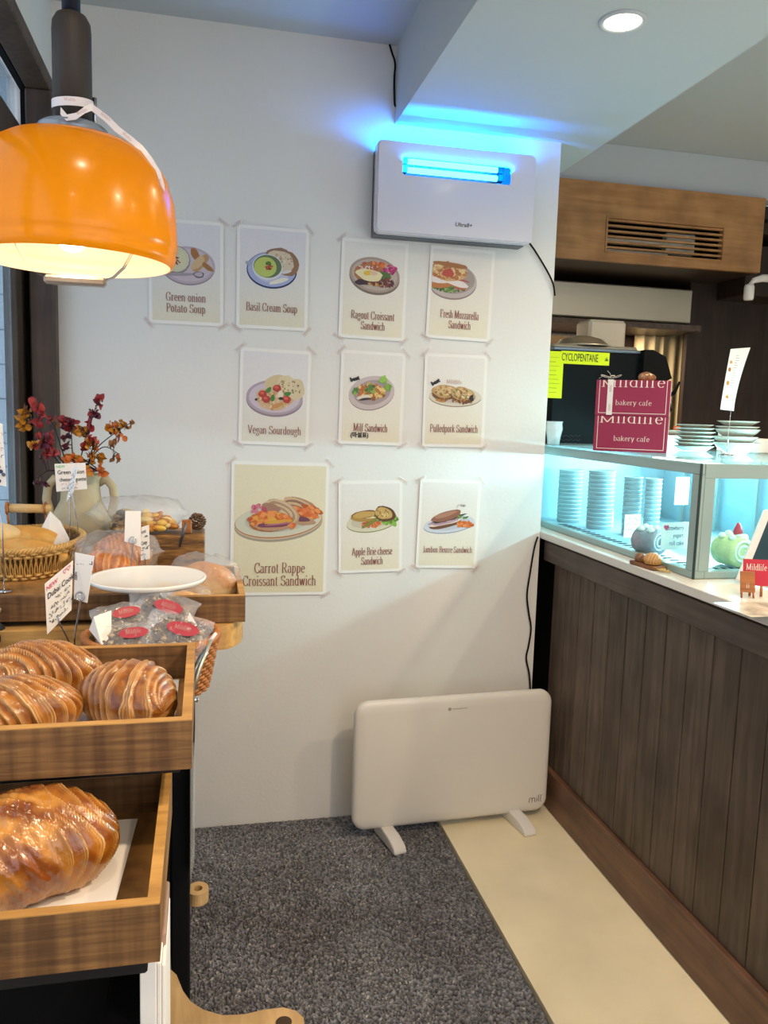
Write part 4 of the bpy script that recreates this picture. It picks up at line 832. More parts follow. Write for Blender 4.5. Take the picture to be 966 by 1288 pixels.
def art(mb, kind, rnd):
    # units: poster width = 1, x right, y up, origin at poster centre
    g = lambda *a, **k: blob(mb, *a, rnd=rnd, **k); S = lambda *a, **k: scat(mb, *a, rnd=rnd, **k)
    if kind == 'onion':
        dish(mb, .04, .06, .36, .25, '#b3a3ac', '#c0b2ba', '#8d8088', 0, .02, rnd)
        g(.14, .20, .05, .11, '#9c6a3c', rot=30); g(.20, .10, .15, .07, '#b58e64', rot=48); g(.17, .10, .12, .055, '#c9aa80', rot=48); g(.30, .05, .09, .035, '#9c6c3a', rot=-35)
        g(-.12, .12, .19, .19, '#8b8078', wob=0); g(-.12, .13, .175, .17, '#c9c4ac', wob=0); g(-.12, .125, .14, .135, '#cfcaa6', wob=.01)
        S(-.13, .11, .07, .05, ['#8a3c2c', '#a05a48', '#6c3028'], 26, .011)
        g(-.10, -.07, .26, .022, '#9c9098', rot=3); g(.18, -.06, .075, .045, '#6c646c'); g(.18, -.055, .055, .03, '#b3a8b0')
    elif kind == 'basil':
        g(.0, .02, .35, .25, '#26305c', wob=0, n=36); g(0, .03, .335, .235, '#9ea8cc', wob=0, n=36); g(0, .03, .26, .18, '#b7bcd2', wob=0, n=36)
        g(.22, .12, .16, .17, '#8d6a4c', wob=.03); g(.10, .20, .20, .13, '#8a6c58', rot=-10); g(.12, .16, .20, .13, '#cdbca4', rot=-20)
        S(.13, .17, .15, .10, ['#a08062', '#d8cab4', '#b59a78'], 40, .010)
        g(-.32, .10, .05, .03, '#9aa0b4'); g(.20, .01, .08, .02, '#d0ccd0', rot=15); g(-.06, .06, .21, .175, '#d2d4d4', wob=0, n=30); g(-.06, .07, .195, .155, '#5c6f50', wob=0, n=30); g(-.09, .06, .155, .135, '#b3bf62', wob=.01, n=30)
        g(-.05, .11, .04, .03, '#4c7030'); S(-.03, .055, .06, .04, ['#8c3428', '#b05a3c', '#c9843c'], 16, .014)
        g(.10, -.12, .14, .03, '#e0dccc', rot=18)
    elif kind == 'ragout':
        dish(mb, 0, .07, .38, .25, '#a08f82', '#b3a498', '#74655c', -6, .035, rnd)
        g(-.05, .10, .26, .15, '#a8704a', wob=.07); S(-.06, .17, .17, .08, ['#cfb0a4', '#b06a48', '#d8c8bc', '#a8583c'], 50, .017)
        S(.06, .22, .12, .035, OR, 22, .016); S(.22, .16, .10, .06, ['#b02a6c', '#8c2458', '#d0508c'], 34, .018, rot=40)
        g(.14, .06, .10, .07, '#4c6a34', wob=.1); S(.12, -.03, .17, .06, ['#5c2c30', '#7a3c34', '#46242a'], 50, .02); g(-.18, -.05, .12, .04, '#3c2430', wob=.1)
        S(.0, -.07, .12, .02, ['#c99a4c', '#8a4c2c'], 14, .012)
        g(-.08, .06, .20, .085, '#e0d4a8', wob=.07, rot=-6); g(-.10, .09, .07, .035, '#d8b23c', rot=10); g(-.02, .09, .06, .03, '#d8b8a0')
    elif kind == 'mozz':
        g(.02, .02, .38, .25, '#8c7c7a', wob=0, n=36); g(.02, .045, .38, .25, '#b7aaa8', wob=0, n=36); g(.03, .07, .34, .21, '#9c8e88', wob=0, n=36)
        S(-.05, -.06, .26, .05, GRN, 60, .018); g(-.22, -.02, .24, .055, '#b3703c', wob=.05); g(.12, -.03, .13, .04, '#a8603c', rot=-10)
        g(-.20, .05, .22, .055, '#ddd4d0', wob=.05); g(.08, .02, .20, .05, '#ddd2ce', rot=-12, wob=.05); g(-.02, .09, .30, .02, '#a84c44', rot=-8)
        g(-.06, .17, .32, .13, '#c9a070', wob=.08); S(-.06, .18, .30, .12, ['#a8683c', '#d0a878', '#dcc090', '#b57a44'], 110, .022); g(-.05, .15, .09, .06, '#b5483c', wob=.08); g(-.02, .27, .28, .035, '#a0683c', rot=-4)
    elif kind == 'vegan':
        dish(mb, 0, .00, .40, .245, '#a898a4', '#c2b6c0', '#8a7c86', 0, .03, rnd)
        g(.0, -.02, .27, .16, '#c9aa84', wob=.07); g(.02, .20, .17, .12, '#c9b68c', wob=.05, rot=20); g(.28, .13, .15, .15, '#cdbd9a', wob=.05); g(.15, .20, .12, .12, '#d2c29c', wob=.05)
        S(.22, .16, .17, .12, ['#a88a5c', '#d8cba8', '#8c7048', '#6c5c44'], 60, .009); S(-.02, -.05, .22, .11, ['#dcc09c', '#b58c5c', '#cfa878'], 60, .014)
        for x, y in ((-.17, .04), (-.12, -.03), (.17, -.02), (.03, .13)): g(x, y, .06, .052, '#a8342c', wob=.04); g(x-.01, y+.015, .03, .02, '#d05a44')
        for x, y, r_ in ((-.09, .10, 50), (-.03, -.01, 80), (.18, .06, 10)): g(x, y, .05, .03, '#3f7a34', rot=r_, wob=.08)
        g(.08, .05, .04, .05, '#dccfb8'); g(.09, -.01, .035, .02, '#1f2a20'); g(-.26, -.04, .02, .018, '#3a2c2c'); g(.04, -.11, .09, .03, '#c08a4c', rot=20)
    elif kind == 'milf':
        g(-.02, .02, .36, .25, '#8a7c78', rot=14, wob=0, n=36); g(-.02, .035, .36, .25, '#c0b2b0', rot=14, wob=0, n=36); g(-.01, .04, .29, .185, '#a08f90', rot=14, wob=0, n=36)
        S(-.03, .05, .23, .11, ['#c9a24c', '#a8742c', '#dcc078', '#b5652c', '#8c5a2c'], 130, .020); g(-.14, -.04, .11, .035, '#d8ccb8', rot=10); g(-.12, -.065, .10, .018, '#3c2c20', rot=10)
        S(-.05, .09, .07, .06, GRN, 16, .022); S(-.27, .04, .04, .05, GRN, 10, .02); S(.15, .24, .06, .045, ['#7aa03c', '#8cb84c'], 14, .024); S(.22, .14, .04, .04, ['#7aa03c', '#6c9434'], 10, .024)
    elif kind == 'pork':
        g(.02, .0, .42, .145, '#8c7a66', wob=0, n=36); g(.02, .015, .42, .145, '#cfc6b2', wob=0, n=36); g(.02, .02, .34, .105, '#c0b2ae', wob=0, n=36)
        for x, y, r_ in ((-.16, .08, 0), (.14, .05, -6)):
            g(x, y-.02, .20, .115, '#6c4a2c', wob=.05, rot=r_); g(x, y+.01, .195, .10, '#b5905c', wob=.06, rot=r_); g(x, y+.02, .16, .075, '#c9a878', wob=.08, rot=r_)
            S(x, y+.01, .15, .08, ['#8a6234', '#dcc49c', '#a87c48', '#7c7c44'], 36, .014)
        S(-.14, -.04, .15, .03, ['#8a5a2c', '#b58044'], 20, .016); S(.16, -.06, .15, .03, ['#6c4424', '#a8743c'], 20, .016); g(.28, .0, .035, .05, '#2a2220', wob=.2)
    elif kind == 'carrot':
        g(-.01, -.025, .455, .185, '#9c9280', rot=6, wob=0, n=40); g(-.01, .0, .455, .185, '#c2b29a', rot=6, wob=0, n=40); g(-.01, .006, .45, .178, '#b06a2c', rot=6, wob=0, n=40); g(-.01, .012, .445, .172, '#c9c6b2', rot=6, wob=0, n=40); g(0, .02, .36, .125, '#bdbaa8', rot=6, wob=0, n=40)
        g(.22, .14, .20, .10, '#a88262', rot=-25, wob=.04)
        for k in range(5): g(.20, .15-.012*k, .19-.02*k, .08-.012*k, ['#c9a682', '#8c6a50'][k % 2], rot=-25, wob=.03)
        S(.26, .10, .16, .075, OR, 90, .02, rot=-20); g(.24, .01, .13, .045, '#b08c6a', rot=-8); g(.22, .03, .09, .028, '#6c3c4c', rot=-8)
        g(.02, .10, .19, .115, '#b3977a', rot=-28, wob=.03)
        for k in range(5): g(.01, .11-.006*k, .185-.025*k, .10-.016*k, ['#c9ae8c', '#a08468'][k % 2], rot=-28, wob=.03)
        g(-.10, .14, .10, .05, '#9c7460', rot=-10); S(-.22, .13, .07, .045, ['#b0485c', '#c97486'], 16, .02)
        g(-.10, .0, .23, .105, '#a86a34', rot=3, wob=.05); S(-.10, .01, .21, .09, OR+['#d8a03c'], 150, .02, rot=12)
        g(-.06, -.045, .19, .05, '#b58a6a', rot=4); g(-.06, -.03, .17, .032, '#7a3c50', rot=4); g(-.03, -.025, .13, .010, '#a86a7c', rot=6); g(-.02, .0, .15, .018, '#d09a34', rot=6)
        S(.12, -.04, .04, .03, OR, 10, .012)
    elif kind == 'apple':
        g(0, -.035, .40, .155, '#7f8a48', rot=7, wob=0, n=36); g(0, -.02, .40, .155, '#cfc8b0', rot=7, wob=0, n=36); g(0, -.01, .33, .11, '#c2b8a2', rot=7, wob=0, n=36)
        S(-.02, -.06, .16, .05, OR, 46, .018); S(.28, -.01, .12, .07, ['#6c9a34', '#84b044', '#558030'], 30, .03); S(.10, .03, .05, .06, GRN, 18, .02)
        g(-.14, .03, .20, .055, '#a8843c', rot=-4, wob=.05); g(-.14, .05, .20, .02, '#dcd0a4', rot=-4); g(-.12, .09, .20, .06, '#6c4424', rot=6, wob=.05); g(-.12, .085, .19, .05, '#bd9a54', rot=6, wob=.05)
        g(.20, .09, .17, .12, '#5c3a22', rot=-14, wob=.05); g(.18, .10, .14, .09, '#bf9e5c', rot=-14, wob=.05); S(.18, .10, .12, .07, ['#8a6830', '#d8c08a'], 22, .010); g(-.04, -.05, .14, .028, '#7c7c34', rot=30)
    elif kind == 'jambon':
        g(0, -.04, .42, .135, '#8c90a4', rot=8, wob=0, n=36); g(0, -.025, .42, .135, '#c6cad2', rot=8, wob=0, n=36); g(.0, -.02, .35, .10, '#b8bcc4', rot=8, wob=0, n=36)
        g(-.06, -.03, .27, .06, '#6c4630', rot=13, wob=.04); g(-.06, -.005, .26, .035, '#ddd2b8', rot=13, wob=.08); g(-.06, .02, .28, .045, '#b08a9c', rot=14, wob=.10); S(-.05, .03, .25, .025, ['#c0a0b4', '#9c7088'], 30, .018, rot=14)
        g(-.02, .055, .28, .03, '#2c3a24', rot=16, wob=.12); S(.2, .09, .10, .03, GRN, 12, .016); g(-.05, .10, .25, .075, '#8c5a46', rot=17, wob=.04); g(-.07, .12, .19, .035, '#a87860', rot=17)
        S(.26, -.03, .13, .055, OR, 70, .016, rot=20)
# (kind, TL, TR, BL, BR, title lines, cap height px, label)
PO = [
 ('onion', (186, 273), (279.8, 279.8), (187.4, 406), (282.4, 411), [('Green onion', .0, 374, 45), ('Potato Soup', 0, 388, 44)], 'Green onion Potato Soup poster, leftmost of the top row, partly behind the lamp', .5),
 ('basil', (296.2, 282.4), (387.2, 288.2), (298.8, 411.3), (388.6, 417.6), [('Basil Cream Soup', 0, 387, 60)], 'Basil Cream Soup poster with a blue-rimmed plate and green soup', .5),
 ('ragout', (430.2, 299), (514, 305), (425.5, 423), (508.8, 430.5), [('Ragout Croissant', 0, 397, 54), ('Sandwich', 0, 410, 30)], 'Ragout Croissant Sandwich poster with a fried egg, under the blue light unit', .5),
 ('mozz', (539.8, 307.4), (620.7, 315.7), (537.4, 424.5), (618, 430.5), [('Fresh Mozzarella', 0, 396, 50), ('Sandwich', 0, 409, 29)], 'Fresh Mozzarella Sandwich poster, rightmost of the top row', .5),
 ('vegan', (301, 436.4), (390.7, 442), (301, 558.3), (389.4, 561.5), [('Vegan Sourdough', 0, 541, 64)], 'Vegan Sourdough poster with tomatoes on a pale plate', .5),
 ('milf', (427.9, 440), (509.5, 443.8), (426.7, 557.4), (506.4, 561.4), [('Milf Sandwich', 0, 538, 43)], 'Milf Sandwich poster with handwriting under its title', .5),
 ('pork', (533.8, 444.3), (612.4, 446.7), (531.4, 561), (609.5, 563.8), [('Pulledpork Sandwich', 0, 539, 63)], 'Pulledpork Sandwich poster with two round sandwich halves', .5),
 ('carrot', (290.8, 579.4), (413.3, 583), (289.3, 749.6), (411, 747.4), [('Carrot Rappe', 0, 714, 62), ('Croissant Sandwich', 0, 730, 90)], 'large yellowish Carrot Rappe Croissant Sandwich poster, biggest on the wall', .7),
 ('apple', (426.2, 605.5), (507, 603.5), (425.2, 720.8), (504.9, 718.8), [('Apple Brie cheese', 0, 693, 52), ('Sandwich', 0, 705, 28)], 'Apple Brie cheese Sandwich poster, middle of the bottom row', .5),
 ('jambon', (526.6, 602.8), (603.2, 604.5), (524.6, 713.8), (601.2, 715.3), [('Jambon Beurre Sandwich', 0, 691, 66)], 'Jambon Beurre Sandwich poster, rightmost of the bottom row', .5)]
ARTY = dict(onion=(233, 339), basil=(342, 342), ragout=(471, 352), mozz=(567, 357), vegan=(345.5, 500), milf=(469, 497), pork=(571, 500), carrot=(352, 656), apple=(468, 654), jambon=(565, 657))
SLV = M['sleeve']
for kind, TL, TR, BL, BR, lines, label, hk in PO:
    q = [P(*p, Y=-.004) for p in (TL, TR, BL, BR)]
    c = (q[0]+q[1]+q[2]+q[3])/4; ux = ((q[1]-q[0])+(q[3]-q[2]))/2; W_ = ux.length; H_ = (((q[0]-q[2])+(q[1]-q[3]))/2).length
    ang = math.atan2(-ux.z, ux.x)
    t = thing('poster', label, 'poster', (c.x, -.0035, c.z), rot=(0, ang, 0), group='taped food posters')
    Minv = t.matrix_basis.inverted() if False else (Matrix.Translation(t.location) @ Matrix.Rotation(ang, 4, 'Y')).inverted()
    MB().box(-W_/2, W_/2, -.0006, .0006, -H_/2, H_/2).build('sheet', M['paper'], t)
    bw = .022*W_/.29 if kind != 'carrot' else .012
    bw = .010
    top_c, bot_c = ('#d9d6da', '#dad4bc') if kind in ('onion', 'basil') else (('#dad7d8', '#d9d6c6') if kind == 'vegan' else (('#dcd3b6', '#dcd2b2') if kind == 'carrot' else ('#dfdbd6', '#dfd7bf')))
    xa, xb = -W_/2+bw, W_/2-bw
    T0 = Matrix.Translation((0, -.0010, 0)) @ Matrix.Rotation(PI/2, 4, 'X')
    pm = MB(); rows = 8
    for i in range(rows+1):
        s = i/rows; cc_ = mixc(lin(top_c), lin(bot_c), s**1.6)
        pm.v += [tuple(T0 @ Vector((xa, H_/2-bw-s*(H_-2*bw), 0))), tuple(T0 @ Vector((xb, H_/2-bw-s*(H_-2*bw), 0)))]; pm.c += [cc_, cc_]
        if i: pm.f.append([2*i-2, 2*i-1, 2*i+1, 2*i]); pm.m.append(0); pm.sm.append(False)
    am = MB(); rnd = random.Random(kind); blob.__defaults__[-1][0] = 2; art(am, kind, rnd)
    ac = Minv @ P(*ARTY[kind], Y=-.004); sc_ = W_*(1.0 if kind != 'carrot' else 1.0)
    lx = xa
    am.v = [(max(lx, min(xb, x*sc_+ac.x)), y*sc_+ac.z, z) for x, y, z in am.v]
    am.v = [tuple(T0 @ Vector(v)) for v in am.v]
    b = len(pm.v); pm.v += am.v; pm.f += [[b+i for i in f] for f in am.f]; pm.m += am.m; pm.sm += am.sm; pm.c += am.c
    pm.build('printed_picture', M['print'], t, fix=False)
    tm_ = MB(); TL0 = Matrix.Translation((0, -.0065, 0)) @ Matrix.Rotation(PI/2, 4, 'X'); TL0 = Matrix.Translation((0, -.0032, 0)) @ Matrix.Rotation(PI/2, 4, 'X')
    for (s, _, py, wpx) in lines:
        pcx = ARTY[kind][0] if kind not in ('onion', 'mozz', 'jambon') else {'onion': 234, 'mozz': 578, 'jambon': 563}[kind]
        if kind == 'ragout': pcx = 469
        if kind == 'milf': pcx = 466
        lc = Minv @ P(pcx, py, Y=-.004)
        hpx = {'carrot': 12.5, 'jambon': 8.0}.get(kind, 9.5)
        serif(tm_, s, lc.x, lc.z-hpx*.5*.00254, hpx*.00254, wpx*.00256, TL0, 0)
    if kind == 'milf':
        lc = Minv @ P(440.5, 547.5, Y=-.004); hand(tm_, '(마설표)', .018, TL0 @ Matrix.Translation((lc.x, lc.z-.004, 0)), 1, sx=.95, off=.0006)
        lc = Minv @ P(441, 480, Y=-.004); hand(tm_, 'best', .017, TL0 @ Matrix.Translation((lc.x, lc.z, 0)) @ Matrix.Rotation(.3, 4, 'Z'), 1, off=.0012)
    if kind == 'pork':
        lc = Minv @ P(543.5, 485, Y=-.004); hand(tm_, 'best', .017, TL0 @ Matrix.Translation((lc.x, lc.z, 0)) @ Matrix.Rotation(.5, 4, 'Z'), 1, off=.0012)
        lc = Minv @ P(561, 482.5, Y=-.004); serif(tm_, 'Mildlife', lc.x+.027, lc.z, .013, .052, TL0, 2)
    if kind == 'jambon':
        lc = Minv @ P(579, 637, Y=-.004); hand(tm_, 'hip', .012, TL0 @ Matrix.Translation((lc.x, lc.z, 0)) @ Matrix.Rotation(.1, 4, 'Z'), 1, sx=1.2)
        nib(tm_, [(lc.x-.006, lc.z+.006), (lc.x-.012, lc.z+.001), (lc.x-.012, lc.z-.006)], .001, .001, 1, TL0)
    tm_.build('lettering', [M['inkr'], M['ink'], M['tapeink']], t, fix=False)
    if kind == 'carrot':
        pass
    for i, (sx_, sz_) in enumerate(((-1, 1), (1, 1), (-1, -1), (1, -1))):
        r_ = random.Random(kind+str(i)); an = -sx_*sz_*R(38)+r_.uniform(-.2, .2)
        if kind in ('ragout', 'mozz') and sz_ > 0 and not (kind == 'ragout' and sx_ < 0): continue
        tt = inst('tape', TAPE, t, (sx_*(W_/2), -.0012, sz_*(H_/2)), (0, -an*1 if True else 0, 0))
        inst('tape_lettering', TAPET, tt)

# glossy laminate over the big poster
# ultraviolet insect light -----------------------------------------
A = P(470, 292, Y=-.06); Bq = P(664, 312, Y=-.06); T_ = P(478, 177, Y=-.06); T2 = P(668, 200, Y=-.06)
ux0, ux1, uz0, uz1 = .494, .984, 1.868, 2.130
uv = thing('insect_light', 'white wall-mounted insect light unit with glowing blue tubes', 'light unit', ((ux0+ux1)/2, 0, uz0))
def rrect(x0, x1, y0, y1, r, n=6):
    out = []
    for (cx, cy, a0) in ((x1-r, y1-r, 0), (x0+r, y1-r, 90), (x0+r, y0+r, 180), (x1-r, y0+r, 270)):
        out += [(cx+r*math.cos(R(a0+90*i/n)), cy+r*math.sin(R(a0+90*i/n))) for i in range(n+1)]
    return out
W_, H_ = ux1-ux0, uz1-uz0
RX = Matrix.Rotation(PI/2, 4, 'X')      # xy -> xz, extruding towards -y
s0 = P(507, 197, Y=-.085); s1 = P(643, 236, Y=-.085)
so = s0.x-(ux0+ux1)/2, P(643, 213, Y=-.085).x-(ux0+ux1)/2, P(507, 220, Y=-.085).z-uz0, s0.z-uz0
cov = MB(); out = rrect(-W_/2, W_/2, 0.006, H_, .014); inn = rrect(so[0], so[1], so[2], so[3], .008)
cov.ring_plate(out, inn, .082, .0865, 0, RX)
n = len(out); back = rrect(-W_/2+.0, W_/2-.0, 0.006, H_, .014)
cov.ring_plate(out, rrect(-W_/2+.004, W_/2-.004, .010, H_-.004, .011), .050, .082, 0, RX)
# soft folded edge
out2 = rrect(-W_/2-.0035, W_/2+.0035, .0025, H_+.0035, .017); cov.ring_plate(out2, out, .050, .078, 0, RX)
o = sel_smooth(cov.build('front_cover', mat('gloss_cover', '#d6d3da', .13, spec=.6), uv), 40)
MB().box(-W_/2+.0, W_/2-.012, -.049, -.002, 0, .012).box(-W_/2, -W_/2+.008, -.049, -.002, .012, H_-.012).box(W_/2-.020, W_/2-.012, -.049, -.002, .012, H_-.012).box(-W_/2, W_/2-.012, -.006, -.002, .012, H_-.012).build('back_housing', M['greym'], uv)
for i, zc in enumerate((.222, .197)):
    MB().tube([(so[0]+.022, -.045, zc), (so[1]-.03, -.045, zc)], .0085, 16).build('tube', M['tubes'], uv)
    MB().box(so[1]-.03, so[1]-.012, -.058, -.034, zc-.011, zc+.011, b=.002).build('tube_socket', M['blackm'], uv)
    MB().box(so[0]+.004, so[0]+.022, -.058, -.034, zc-.011, zc+.011, b=.002).build('tube_socket', M['greym'], uv)
m_ = MB(); hand(m_, 'Ultra8+', .0165, Matrix.Translation((.022, -.0872, .036)) @ RX, 0, shear=.15, sx=1.05, align='CENTER', off=.0003); m_.build('lettering', mat('grey_lettering', '#4a4c54', .5), uv, fix=False)
lt_ = light('insect_light_glow', 'AREA', ((ux0+ux1)/2+.01, -.040, uz1-.030), .7, (.0, .16, 1), shape='RECTANGLE', size=.36, size_y=.06)
lt_.rotation_euler = (PI, 0, 0)
lt2 = light('insect_light_window_glow', 'AREA', ((ux0+ux1)/2+.0, -.0800, uz0+.200), 11, (0, .22, 1), shape='RECTANGLE', size=.34, size_y=.035)
lt2.rotation_euler = (R(128), 0, 0)
# cables -----------------------------------------------------------
def cable(name, label, pts, r=.0028, Y=-.006, cat='cable', m=None):
    pp = [P(x, y, Y=Y) for x, y in pts]; out = []
    for i in range(len(pp)-1):
        p0 = pp[max(0, i-1)]; p1 = pp[i]; p2 = pp[i+1]; p3 = pp[min(len(pp)-1, i+2)]
        for k in range(6):
            t = k/6; out.append(.5*((2*p1)+(p2-p0)*t+(2*p0-5*p1+4*p2-p3)*t*t+(3*p1-p0-3*p2+p3)*t**3))
    out.append(pp[-1]); return tag(MB().tube(out, r, 8).build(name, m or M['blackm']), label, cat)
cable('power_cable', 'black cable curving from the insect light to the wall corner', [(664, 303), (672, 314), (682, 330), (691, 346), (696, 358), (698, 372)])
cable('power_cable', 'long black cable hanging down the wall behind the white heater', [(676.5, 675), (672, 690), (667, 720), (663, 748), (665, 770), (668, 790), (665, 812), (662, 828), (666, 850), (667, 880), (664, 930)], .0030, -.008)
hk_ = cable('wall_hook_cable', 'short black hooked cable on the dropped ceiling corner', [(490, 56), (493, 66), (497, 80), (496, 98), (496, 120), (497, 133), (502, 131), (504, 122)], .0030, -.006)
cable('heater_cord', 'black cord lying on the floor at the right heater foot', [(676, 1008), (684, 1016), (690, 1019)], .003, -.02)

# panel heater -----------------------------------------------------
ht = thing('panel_heater', 'white flat panel heater on two small feet at the foot of the wall', 'heater', (.784, -.150, 0), rz=R(3.2))
HW, HH = .668, .417; hb = .037
def superpanel(W, H, r, th, nb=6):
    mb = MB(); rings = []
    for (ins, y) in ((.000, .012), (0, .004), (.0015, -.001), (.006, -.006), (.016, -.009), (.035, -.0105)):
        rings.append([(x, y, z) for x, z in rrect(-W/2+ins, W/2-ins, hb+ins, hb+H-ins, max(.004, r-ins), 10)])
    rings.insert(0, [(x, .017, z) for x, z in rrect(-W/2+.02, W/2-.02, hb+.02, hb+H-.02, r-.02, 10)])
    n = len(rings[0]); vs = [p for rg in rings for p in rg]; fs = []
    for j in range(len(rings)-1):
        for i in range(n): k = (i+1) % n; fs.append((j*n+i, j*n+k, (j+1)*n+k, (j+1)*n+i))
    fs.append(tuple(range(n-1, -1, -1))); fs.append(tuple((len(rings)-1)*n+i for i in range(n)))
    return mb.add(vs, fs, 0, True)
sel_smooth(superpanel(HW, HH, .045, .02).build('panel', M['heat'], ht), 50)
for fx in (-.222, .215):
    m_ = MB(); prof = [(.05, 0), (.05, .012), (.01, .034), (-.006, .040), (-.055, .036), (-.085, .028), (-.105, .020), (-.112, .008), (-.110, 0)]
    n = len(prof); w2 = .021; vs = [(-w2, y, z) for y, z in prof]+[(w2, y, z) for y, z in prof]
    m_.add(vs, [tuple(range(n)), tuple(range(2*n-1, n-1, -1))]+[(i, (i+1) % n, n+(i+1) % n, n+i) for i in range(n)])
    o = m_.build('foot', M['white'], ht); o.location = (fx, 0, .012 if fx > 0 else .004); o.rotation_euler = (0, 0, R(8) if fx < 0 else R(6)); md = o.modifiers.new('b', 'BEVEL'); md.width = .005; md.segments = 3; md.limit_method = 'ANGLE'
    for p in o.data.polygons: p.use_smooth = True
TH = Matrix.Translation((HW/2-.068, -.0113, hb+.036)) @ RX
m_ = MB(); sg = [[(0, 0), (0, 5), (0, 4)]+arc(1.7, 4, 1.7, 1.6, 150, 0, 6)+[(3.4, 0)], arc(5.1, 4, 1.7, 1.6, 180, 0, 7)+[(6.8, 0)], [(9.2, 0), (9.2, 5.2)], [(9.2, 7), (9.2, 8)], [(11.4, 9), (11.4, 1.4), (12.3, 0)], [(13.8, 9), (13.8, 1.4), (14.7, 0)], [(16, 8.6), (16.4, 8.6)]]
for q in sg: nib(m_, q, .75, .7, 0, TH @ Matrix.Diagonal((1.1, 1, 1, 1)), .0027)
m_.build('lettering', mat('heater_logo', '#38342e', .5), ht, fix=False)
m_ = MB(); T1 = Matrix.Translation((.0, -.0113, hb+HH-.042)) @ RX; m_.add([(-.028+.0058*math.cos(a), .0038+.0058*math.sin(a), 0) for a in [i*PI/10 for i in range(20)]], [tuple(range(20))], 0, False, None, T1)
for i in range(12): m_.box(-.018+i*.0042, -.0155+i*.0042, .002, .0058-(i % 3)*.0006, -.0001, .0001, T=T1)
m_.build('emblem', mat('faint_logo', '#a39c90', .5), ht, fix=False)

# ================================================================ LEFT DISPLAY UNIT
ds = thing('display_stand', 'black steel bakery display stand along the window on the left', 'display stand', (-.24, -.95, 0))
def WD(mb, name, m, **k): o = mb.build(name, m, ds, **k); o.location = -ds.location; return o
WD(MB().box(-.455, -.026, -1.325, -.03, .870, .898, b=.002), 'table_top', wood('stand_top', '#6c4a2a', '#9a6e3e', .5))
WD(MB().box(-.455, -.026, -1.60, -1.33, .925, .9435, b=.002), 'steel_shelf', M['black'])
WD(MB().box(-.455, -.05, -1.79, -1.50, .822, .8435, b=.002), 'steel_shelf', M['black'])
WD(MB().box(-.050, -.022, -1.285, -1.20, .30, .8695, b=.002), 'side_panel', M['blackm'])
WD(MB().box(-.050, -.024, -1.19, -.40, .4895, .8695, b=.002), 'side_panel', M['blackm'])
WD(MB().box(-.0238, -.0205, -1.199, -1.191, .4895, .869), 'steel_strip', M['steel'])
WD(MB().box(-.455, -.051, -1.60, -.4, .45, .470, b=.002), 'lower_shelf', M['black'])
WD(MB().box(-.455, -.051, -1.34, -1.32, .475, .86), 'back_sheet', M['blackm'])
for x in (-.44, -.075):
    WD(MB().box(x-.012, x+.012, -1.60, -1.576, .008, .82), 'leg', M['black']); WD(MB().box(x-.012, x+.012, -.45, -.426, .008, .869), 'leg', M['black'])
WD(MB().box(-.0498, -.038, -1.700, -1.605, .72, .80, b=.002), 'sunlit_patch_block', mat('sunlit_pink', '#a08070', .6, var=.2))  # pink block added to stand in for a sunlit patch on the side panel
WD(MB().box(-.10, -.0500, -1.76, -1.604, .66, .719, b=.004), 'lower_bracket', M['blackm'])
WD(MB().box(-.44, -.075, -1.605, -1.60, .50, .80), 'dark_sheet', M['blackm'])
# clear plastic sheets hanging on the side
tt = MB()
for i in range(3): tt.box(-.0200+i*.0022, -.0190+i*.0022, -1.31, -1.22, .62+.01*i, .80)
tag(tt.build('plastic_sheets', film('hazy_plastic', base=.12, rough=.15, milk=.15)), 'clear plastic sheets hanging on the side of the display stand', 'plastic sheet')

def tray(label, x0, x1, y0, y1, z0, h, th=.011, back=True, mats=None, parts_rim=True):
    t = thing('wooden_tray', label, 'tray', ((x0+x1)/2, (y0+y1)/2, z0)); cx_, cy_ = t.location.x, t.location.y
    a, b, c, d = x0-cx_, x1-cx_, y0-cy_, y1-cy_
    MB().box(a+th, b-th, c+th, d-th, .001, .007).build('base_board', M['trayy'], t)
    def pan(n, x0, x1, y0, y1, m): MB().box(x0, x1, y0, y1, 0, h-.0012, 0).box(x0, x1, y0, y1, h-.0012, h, 1).build(n, [m, M['rim']], t)  # thin top cap takes the lighter, lamplit edge colour
    pan('front_panel', a, b, c, c+th, M['tray'])
    pan('back_panel', a, b, d-th, d, M['tray'])
    pan('side_panel', a, a+th, c+th, d-th, M['trayy']); pan('side_panel', b-th, b, c+th, d-th, M['trayy'])
    return t
tray('open wooden tray nearest the camera holding one large glazed croissant', -.43, -.038, -1.806, -1.532, .8445, .056)
tray('open wooden tray with three croissants, above and behind the lowest tray', -.43, -.013, -1.634, -1.338, .9445, .056)
tray('wooden tray by the wall with bagged rolls, right end over the cutting board', -.095, .073, -1.03, -.74, .947, .050)
# riser crate under the rattan basket
t = thing('wooden_riser', 'dark reclaimed wood riser crate under the rattan bread basket', 'crate', (-.275, -.82, .955))
MB().box(-.175, .17, -.20, -.188, 0, .045, b=.001).build('front_board', M['tray'], t)
MB().box(-.175, .17, -.187, .21, .035, .045, b=.001).build('top_board', M['trayy'], t)
MB().box(.158, .17, -.187, .21, 0, .034).box(-.175, -.163, -.187, .21, 0, .034).build('end_board', M['trayy'], t)
for x in (-.15, .15):
    for y in (-.15, .18): MB().box(x-.012, x+.012, y-.012, y+.012, -.0085, 0).build('foot', M['blackm'], t)
MB().lathe([(0, 0), (.006, 0), (.005, .003), (0, .0035)], 14, T=Matrix.Translation((-.075, -.2, .022)) @ Matrix.Rotation(PI/2, 4, 'X')).build('screw', M['steel'], t)
